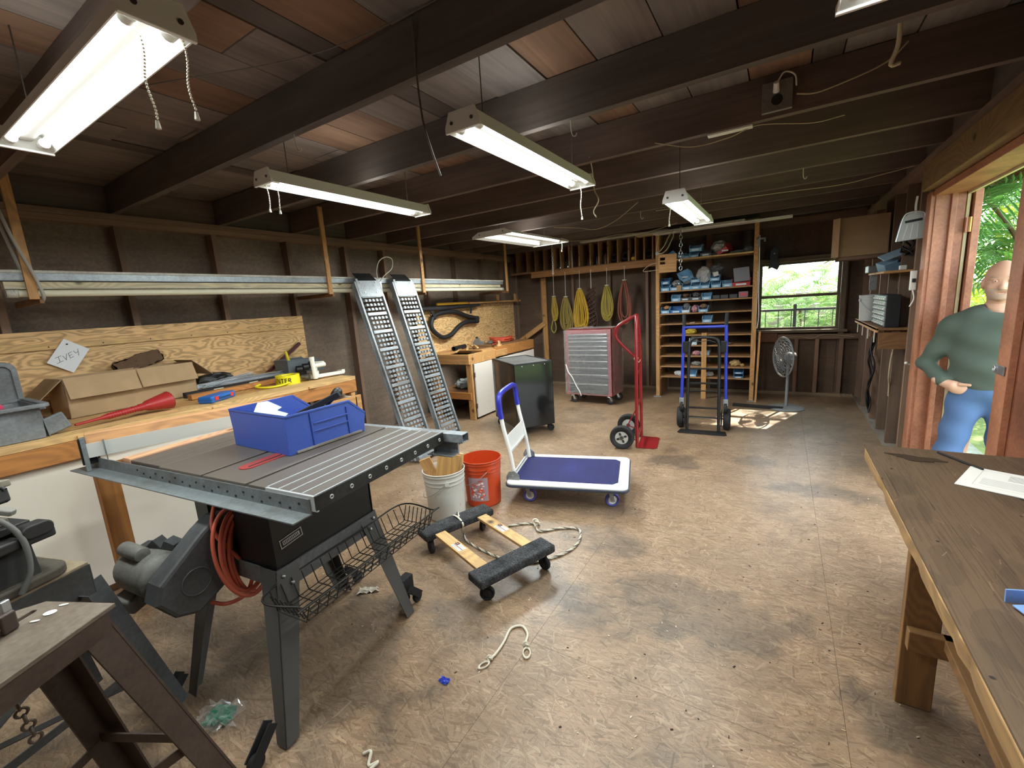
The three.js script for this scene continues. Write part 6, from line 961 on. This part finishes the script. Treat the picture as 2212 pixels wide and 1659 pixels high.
// ---------------------------------------------------------------- cubby shelf and hanging ropes
{
  const c = T('cubby_shelf', 'long high pigeonhole shelf on the back wall above the ropes', 'shelf'), y0 = 2.165, y1 = 2.53, z0 = -7.54, z1 = -7.2;
  bb(c, 'bottom_board', pineOld, [-4.3, y0 - .02, z0], [-1.67, y0, z1], .002); bb(c, 'front_rail', mat('#a97c50', .7, { map: tLumber }), [-3.95, 2.045, z1 - .02], [-1.67, 2.15, z1 + .02], .003); bb(c, 'front_rail', pineOld, [-4.4, 2.13, z1 - .02], [-3.95, 2.165, z1 + .02], .003); bb(c, 'back_board', backM[0], [-4.4, y0, z0 - .01], [-1.67, y1, z0]); bb(c, 'top_board', pineOld, [-4.3, y1, z0], [-1.67, y1 + .018, z1 + .01]);
  [-4.25, -4.03, -3.86, -3.68, -3.487, -3.35, -3.19, -3.0, -2.8, -2.648, -2.489, -2.324, -2.144, -2.033, -1.896, -1.762, -1.69].forEach((x, i) => bb(c, 'divider', i < 4 ? pineOld : shM, [x - .011, y0, z0], [x + .011, y1, z1 + .005], .001));
  const dk = mat('#1d2226', .35), jar = new THREE.MeshPhysicalMaterial({ color: '#2b3a38', roughness: .15, clearcoat: 1 });
  const bot = (l, x, r, h, m) => { const o = T('bottle', l, 'bottle', [x, y0, -7.33], 0, 'bottles in the pigeonholes'); M(o, 'bottle_body', lathe([[0, 0], [r * .95, 0], [r, .01], [r, h * .62], [r * .4, h * .8], [r * .36, h * .9], [0, h * .9]], 20), m); M(o, 'bottle_cap', CY(r * .42, r * .42, h * .1, 14), blackMatte, [0, h * .94, 0]); };
  bot('dark green jar in the fourth pigeonhole from the left', -3.42, .05, .2, jar); bot('dark jar in the pigeonhole right of the chain', -3.27, .055, .22, jar); bot('tall black bottle near the middle of the pigeonholes', -2.72, .045, .25, dk); bot('brown-labelled bottle right of the tall black bottle', -2.57, .045, .22, mat('#5b452f', .4));
  const cl = (l, x, col) => one('cable_bundle', l, 'cable', tube(Array.from({ length: 30 }, (_, i) => [.05 * Math.cos(i * .9), .07 + .05 * Math.sin(i * .9) + i * .001, .05 * Math.sin(i * .37)]), .006, 120, 6), mat(col, .6), [x, y0 + .01, -7.3], null, 'cable bundles in the pigeonholes');
  cl('dark cable bundle right of the brown bottle', -2.4, '#1f1d1c'); cl('dark cable bundle beside the yellow tool', -2.22, '#23211f'); cl('dark cable bundle in the last pigeonhole', -1.83, '#232728');
  const yt = T('power_tool', 'small yellow and black power tool in a pigeonhole', 'power tool', [-2.09, y0, -7.28], .4); M(yt, 'tool_body', RB(.07, .06, .12, .015, 3), mat('#c79a2b', .4), [0, .035, 0]); M(yt, 'tool_head', CY(.03, .03, .05, 14), blackMatte, [0, .09, .02]); M(yt, 'tool_grip', RB(.04, .05, .06, .012), blackMatte, [0, .09, -.03]);
  function hank(label, x, top, bot, w, loops, r, col, string = '#b9b3a5') {
    const t = T('rope_hank', label, 'rope', [x, 0, -7.17], 0, 'rope hanks hanging under the pigeonholes'); const pts = [], H = top - bot;
    for (let i = 0; i <= loops * 16; i++) { const a = i / 16 * 6.283, k = Math.floor(i / 16), v = 1 - .22 * hash(k, 3, (x * 100) | 0), ww = w / 2 * (.12 + .88 * hash(k, 5, (x * 90) | 0)); const yy = .5 - .5 * Math.cos(a); pts.push([ww * Math.sin(a) * (.35 + .75 * yy) + .012 * Math.sin(k * 2.1), top - H * v * yy - .01 * (k % 3), .02 * Math.sin(k * 1.7 + a) + r * (k % 3 - 1)]); }
    M(t, 'rope_coil', tube(pts, r, loops * 40, 6), mat(col, .75)); M(t, 'rope_wrap', new THREE.TorusGeometry(.028, .01, 8, 18), mat(string, .9), [0, top - .01, 0], [Math.PI / 2, 0, 0]); M(t, 'hanging_string', bar([0, top - .02, 0], [0, 2.1, -.011], .0055, 6), mat(string, .9)); return t;
  }
  const yh = hank('thin narrow yellow rope hank at the left', -3.5, 1.70, 1.25, .16, 14, .009, '#9a7f2a'); hank('dull yellow-green rope loop second from the left', -3.27, 1.68, 1.06, .3, 7, .011, '#857238'); hank('thick bright yellow rope hank third from the left', -3.0, 1.80, .98, .36, 14, .012, '#b08a26'); hank('yellow-green rope hank second from the right', -2.51, 1.82, 1.2, .26, 13, .011, '#928034'); hank('red-brown hose hank at the right end of the ropes', -2.21, 1.88, 1.1, .36, 6, .012, '#7c4432');
  const bt = T('rope_hank', 'dark brown chain-braided rope hanging among the yellow ropes', 'rope', [-2.79, 0, -7.17], 0, 'rope hanks hanging under the pigeonholes'); const bm = mat('#4a3028', .85); for (let j = 0; j < 4; j++) { const pts = []; for (let i = 0; i <= 70; i++) { const a = i * .9 + j * 1.57; pts.push([-.05 + j * .034 + .016 * Math.cos(a), 1.79 - i * .0105, .02 * Math.sin(a)]); } M(bt, 'rope_braid', tube(pts, .011, 220, 5), bm); } M(bt, 'hanging_string', bar([0, 1.78, 0], [0, 2.1, 0], .0055, 6), ropeW); M(bt, 'rope_tail', tube([[.07, 1.4, .01], [.1, 1.3, .02], [.1, 1.18, .02], [.06, 1.1, .01]], .008, 20, 6), bm);
  M(yh, 'rope_tail', tube([[-.03, 1.32, 0], [.01, 1.2, 0], [.015, 1.1, 0], [-.03, 1.04, 0], [-.075, 1.1, 0], [-.06, 1.2, 0], [-.02, 1.32, 0]], .008, 50, 6), mat('#a89a3a', .75));
  // chains and cords in front of the ropes
  const chain = (l, x, z, ya, yb, s = .02, m = steel) => { const t = T('hanging_chain', l, 'chain', [x, 0, z]); const n = Math.round((ya - yb) / (s * 1.5)); for (let i = 0; i < n; i++) { const k = M(t, 'chain_link', new THREE.TorusGeometry(s * .55, s * .16, 6, 12), m, [0, ya - i * s * 1.5, 0], [0, i % 2 * 1.57, 0]); k.scale.y = 1.5; } };
  chain('pale chain hanging beside the wide flat light', -3.08, -6.32, 2.5, 2.02, .022, mat('#a79d8c', .5)); chain('thin chain hanging right of the pale chain', -2.75, -6.32, 2.5, 2.06, .016, mat('#7e766a', .5)); chain('silver chain hanging in front of the bin shelves', -1.232, -6.6, 2.47, 1.9, .035, chrome);
  const wp = T('plywood_template', 'square plywood template with a notch hanging by the bin shelves', 'template', [-1.41, 2.03, -6.6]); M(wp, 'board', extr([[-.115, -.125], [.12, -.125], [.125, .12], [-.12, .13]], .012, .001, [[[-.105, -.01], [-.105, .085], [-.03, .085], [-.03, -.01]]]), pine); M(wp, 'hanging_hook', RB(.05, .05, .03, .006), whitePipe, [-.14, .15, 0]);
  one('cord_loop', 'pale looped cord hanging above the plywood template', 'cord', tube([[-1.52, 2.5, -6.6], [-1.54, 2.35, -6.6], [-1.56, 2.22, -6.6], [-1.5, 2.17, -6.58], [-1.42, 2.22, -6.6], [-1.36, 2.33, -6.6], [-1.33, 2.4, -6.6], [-1.35, 2.45, -6.6], [-1.4, 2.38, -6.6], [-1.45, 2.28, -6.6], [-1.52, 2.2, -6.6]], .007, 80, 7), mat('#c2b48d', .8));
  one('coat_hanger', 'wire coat hanger hooked over the edge of the template', 'hanger', tube([[-1.56, 2.05, -6.6], [-1.66, 2.03, -6.6], [-1.75, 1.965, -6.6], [-1.73, 1.945, -6.6], [-1.55, 1.95, -6.6], [-1.42, 1.955, -6.6]], .004, 40, 6), mat('#b8a88c', .5));
  // boards stored under the back joists
  [['long pale board stored under the back joists, left', -2.05, 2.48, -6.6, 1.3, whitePipe, .04], ['white trim strip stored under the back joists, right', -.78, 2.46, -6.75, 1.7, whiteP, -.01], ['cardboard sheet stored under the back joists', -1.1, 2.485, -6.83, 1.6, mat('#cdbb92', .8, { map: tCard }), .02], ['second pale strip under the back joists, above the bins', -1.05, 2.47, -6.6, 1.2, whitePipe, .03]].forEach(([l, x, y, z, L, m, r]) => one('stored_board', l, 'board', RB(L, .016, L > 1.55 ? .2 : .13, .002), m, [x, y, z], [0, r, r * .3], 'boards stored under the back joists'));
}
// ---------------------------------------------------------------- around the window
{
  const f = T('pedestal_fan', 'grey pedestal fan under the window', 'fan', [.1, 0, -6.68]); const gm = mat('#808283', .45), wm = mat('#77797b', .4);
  M(f, 'fan_base', lathe([[0, .03], [.05, .032], [.19, .016], [.215, .006], [.215, 0], [0, 0]], 36), gm); M(f, 'pole', CY(.017, .02, .62, 14), gm, [0, .33, 0]);
  const h = new THREE.Group(); h.name = 'fan_head'; h.position.set(-.06, .69, .03); h.rotation.set(0, -1.12, 0); f.add(h);
  M(h, 'motor', lathe([[0, -.09], [.05, -.085], [.06, -.02], [.05, .02], [0, .03]], 20), gm, [0, 0, -.06], [Math.PI / 2, 0, 0]); const w = [];
  for (let k = 1; k <= 7; k++) for (const s of [-1, 1]) w.push(place(new THREE.TorusGeometry(.035 * k + .01, .0022, 5, 36), [0, 0, s * (.055 - .0009 * k * k)])); for (let i = 0; i < 24; i++) { const a = i / 24 * 6.283; for (const s of [-1, 1]) w.push(bar([.04 * Math.cos(a), .04 * Math.sin(a), s * .056], [.255 * Math.cos(a), .255 * Math.sin(a), s * .012], .0018, 4)); }
  M(h, 'cage', join(w), wm); M(h, 'cage_rim', new THREE.TorusGeometry(.258, .009, 8, 48), gm); M(h, 'badge', CY(.035, .035, .01, 20), gm, [0, 0, .06], [Math.PI / 2, 0, 0]);
  for (let i = 0; i < 3; i++) M(h, 'blade', extr([[.03, -.03], [.2, -.09], [.225, 0], [.19, .07], [.05, .03]], .003), mat('#62666a', .4), [0, 0, .005], [.25, 0, i * 2.094]);
  one('steel_bar', 'black steel bar lying on the floor in front of the fan', 'bar', RB(.6, .035, .06, .004), blackMatte, [-.235, .018, -6.6], [0, -.1, 0]);
  one('wood_strip', 'thin wood strip standing against the right shelf post', 'wood strip', beam([-.27, .0, -6.9], [-.25, 1.0, -7.0], .025, .02), pine); one('electric_cable', 'white cable hanging down beside the window', 'cable', tube([[-.29, 2.3, -6.98], [-.285, 1.9, -6.97], [-.28, 1.5, -6.965], [-.27, 1.2, -6.96], [-.285, 1.05, -6.96]], .006, 30, 6), whiteP);
  one('shelf_clamp', 'small grey clamp on the right shelf post', 'clamp', join([B(.03, .1, .03), place(B(.08, .02, .02), [.04, .05, 0]), place(B(.02, .05, .02), [.07, .03, 0])]), galv, [-.3, 2.2, -6.94]);
  const l = T('clamp_lamp', 'dark metal clamp hanging over the window top', 'clamp', [-.12, 2.0, -7.4]); M(l, 'clamp_jaw', extr([[-.05, .1], [0, .16], [.05, .1], [.04, -.05], [.07, -.1], [.04, -.16], [-.03, -.12], [-.07, -.14], [-.05, -.04]], .03, .004), darkSteel); M(l, 'clamp_screw', bar([0, .14, -.1], [0, .06, .05], .008), steel);
  one('wood_block', 'short reddish wood block fixed below the window', 'block', RB(.24, .13, .04, .004), mat('#6b4634', .7, { map: tLumber }), [-.16, .86, -7.53]);
  one('electric_cable', 'thin pale cable running along the wall below the window', 'cable', tube([[-.05, .82, -7.5], [.2, .87, -7.53], [.38, .84, -7.53], [.5, .89, -7.53], [.7, .88, -7.53], [.86, .86, -7.5]], .004, 50, 6), cable);
  // high cardboard box
  const b = T('cardboard_box', 'open cardboard box held high in the corner right of the window', 'box', [.7, 1.87, -6.2]); bb(b, 'box_wall', cardDark, [-.21, 0, .195], [.21, .4, .2]); bb(b, 'box_wall', card, [-.21, 0, -.2], [.21, .4, -.195]); bb(b, 'box_wall', card, [.205, 0, -.2], [.21, .4, .2]); bb(b, 'box_wall', card, [-.21, .395, -.2], [.21, .4, .2]); bb(b, 'box_wall', card, [-.21, 0, -.2], [.21, .005, .2]); M(b, 'box_flap', B(.1, .4, .005), card, [-.235, .2, .21], [0, -1.0, 0]); M(b, 'box_flap', B(.12, .005, .4), card, [-.26, -.02, 0], [0, 0, .4]); M(b, 'box_paper', B(.003, .36, .06), whiteP, [-.2, .2, .12]);
  const bs = T('wall_bracket', 'timber bracket carrying the high cardboard box', 'bracket'); bb(bs, 'bracket_arm', studOld[0], [.5, 1.835, -6.06], [.95, 1.868, -6.02]); bb(bs, 'bracket_arm', studOld[0], [.5, 1.835, -6.38], [.95, 1.868, -6.34]);
}
// ---------------------------------------------------------------- shelves on the right wall
{
  const s = T('wall_shelf', 'rough lower wall shelf carrying the white bucket and drawer cabinet', 'shelf'); bb(s, 'shelf_board', pineOld, [.74, 1.15, -6.5], [1.0, 1.17, -5.1], .002); bb(s, 'edge_strip', pine, [.74, 1.13, -6.5], [.755, 1.172, -5.1], .002); for (const z of [-5.15, -6.3]) bb(s, 'bracket', pineOld, [.86, .98, z - .02], [.91, 1.15, z + .02]); for (let i = 0; i < 4; i++) M(s, 'hanging_peg', bar([.76, 1.14, -6.4 + i * .36], [.76, 1.02, -6.4 + i * .36], .006, 6), ropeW); bb(s, 'end_board', pineOld, [.76, .98, -5.12], [1.0, 1.13, -5.1], .002);
  const u = T('wall_shelf', 'short upper wall shelf beneath the pale blue boxes', 'shelf'); bb(u, 'shelf_board', pine, [.76, 1.655, -5.95], [.985, 1.675, -5.12], .002); bb(u, 'back_board', mat('#8b8272', .7, { map: tLumber }), [.98, 1.5, -5.95], [.995, 1.655, -5.12]); bb(u, 'side_plate', galv, [.77, 1.5, -5.93], [.83, 1.655, -5.925]);
  bucket('two nested white buckets on the lower wall shelf', [.81, 1.171, -6.08], mat('#cdd0cf', .45, { map: tScratch }), .1, .28, .4, 1);
  const d = T('drawer_cabinet', 'black small-parts cabinet with clear drawers on the lower wall shelf', 'cabinet', [.853, 1.171, -5.45]); M(d, 'cabinet_body', RB(.1, .29, .6, .004), mat('#1c1f22', .6), [0, .146, 0]); for (let r = 0; r < 6; r++) for (let k = 0; k < 6; k++) { const q = M(d, 'drawer', RB(.012, .038, .086, .003), mat('#8f9698', .25), [-.053, .03 + r * .046, -.245 + k * .098]); M(q, 'drawer_knob', RB(.012, .014, .03, .003), mat('#e3e4e2', .3), [-.01, -.004, 0]); }
  one('grey_box', 'grey metal box at the left end of the upper wall shelf', 'box', RB(.14, .07, .2, .006), mat('#6e7071', .45, { metalness: .3 }), [.8, 1.712, -5.85]); one('blue_box', 'pale blue plastic box leaning on the upper wall shelf', 'box', RB(.14, .09, .16, .006), mat('#7fa0ba', .4), [.86, 1.73, -5.55], [.2, .3, .3]); one('blue_box', 'pale blue folded card above the leaning box', 'card', RB(.2, .012, .16, .003), mat('#9bb8cc', .5), [.88, 1.83, -5.52], [.3, .2, .3]); one('white_plug', 'small white plug on the upper wall shelf', 'plug', RB(.05, .04, .05, .006), whiteP, [.9, 1.696, -5.2]);
  one('tangled_cord', 'black tangled cord hanging above the upper wall shelf', 'cord', tube(Array.from({ length: 26 }, (_, i) => [.93 + .04 * Math.sin(i * 1.9), 1.98 - i * .008 + .05 * Math.cos(i * 1.3), -5.3 + .09 * Math.sin(i * .8)]), .007, 140, 6), black);
  one('cord_bundle', 'bundle of black cords hanging low on the right wall studs', 'cord', join([0, 1, 2].map(k => tube(Array.from({ length: 9 }, (_, i) => [.88 + .02 * Math.sin(i * 1.7 + k), 1.05 - i * .115, -6.25 + .05 * k + .04 * Math.sin(i * 1.1 + k * 2)]), .009, 50, 6))), black);
  one('electric_cable', 'pale looped cable on the right wall studs below the shelf', 'cable', tube([[.9, 1.0, -5.25], [.885, .85, -5.25], [.885, .7, -5.27], [.9, .62, -5.32], [.905, .5, -5.33]], .008, 30, 6), cable);
  const p = T('metal_dustpan', 'shiny metal dustpan hanging beside the door frame', 'dustpan', [.825, 1.985, -4.6], -.15); M(p, 'pan', extr([[-.085, -.1], [.075, -.09], [.07, .06], [.05, .1], [-.02, .105], [-.055, .07]], .005, .001), mat('#8f8d88', .3, { metalness: .6 })); M(p, 'pan_lip', tube([[-.085, -.1, .01], [-.055, .07, .012], [-.02, .107, .012], [.05, .102, .012], [.072, .06, .012], [.078, -.09, .01]], .006, 40, 6), steel); for (let i = 0; i < 3; i++) M(p, 'pan_rib', beam([-.045 + i * .04, -.085, .004], [-.025 + i * .03, .02, .004], .003, .004), steel); M(p, 'pan_slot', RB(.1, .018, .004, .002), blackMatte, [.008, .045, .004], [0, 0, .1]); M(p, 'pan_handle', tube([[.015, .1, 0], [.012, .16, 0], [.016, .22, 0]], .008, 12, 6), ropeW);
  const ps = T('power_strip', 'white power strip on the dark stud beside the door frame', 'power strip', [.862, 1.58, -4.585]); M(ps, 'strip_body', RB(.04, .15, .03, .006), whiteP); M(ps, 'strip_cord', tube([[0, -.07, .01], [.01, -.14, .02], [-.01, -.2, .015]], .005, 16, 6), whiteP); M(ps, 'plug', RB(.02, .03, .02, .004), blackMatte, [0, .0, .02]);
  one('ball_hook', 'small white knob hook on the stud below the power strip', 'hook', join([new THREE.SphereGeometry(.012, 10, 8), place(CY(.004, .004, .04, 8), [.02, -.01, 0], [0, 0, 1.4])]), whiteP, [.87, .93, -4.59]);
}
console.log('built', scene.children.length);
renderer.render(scene, camera);
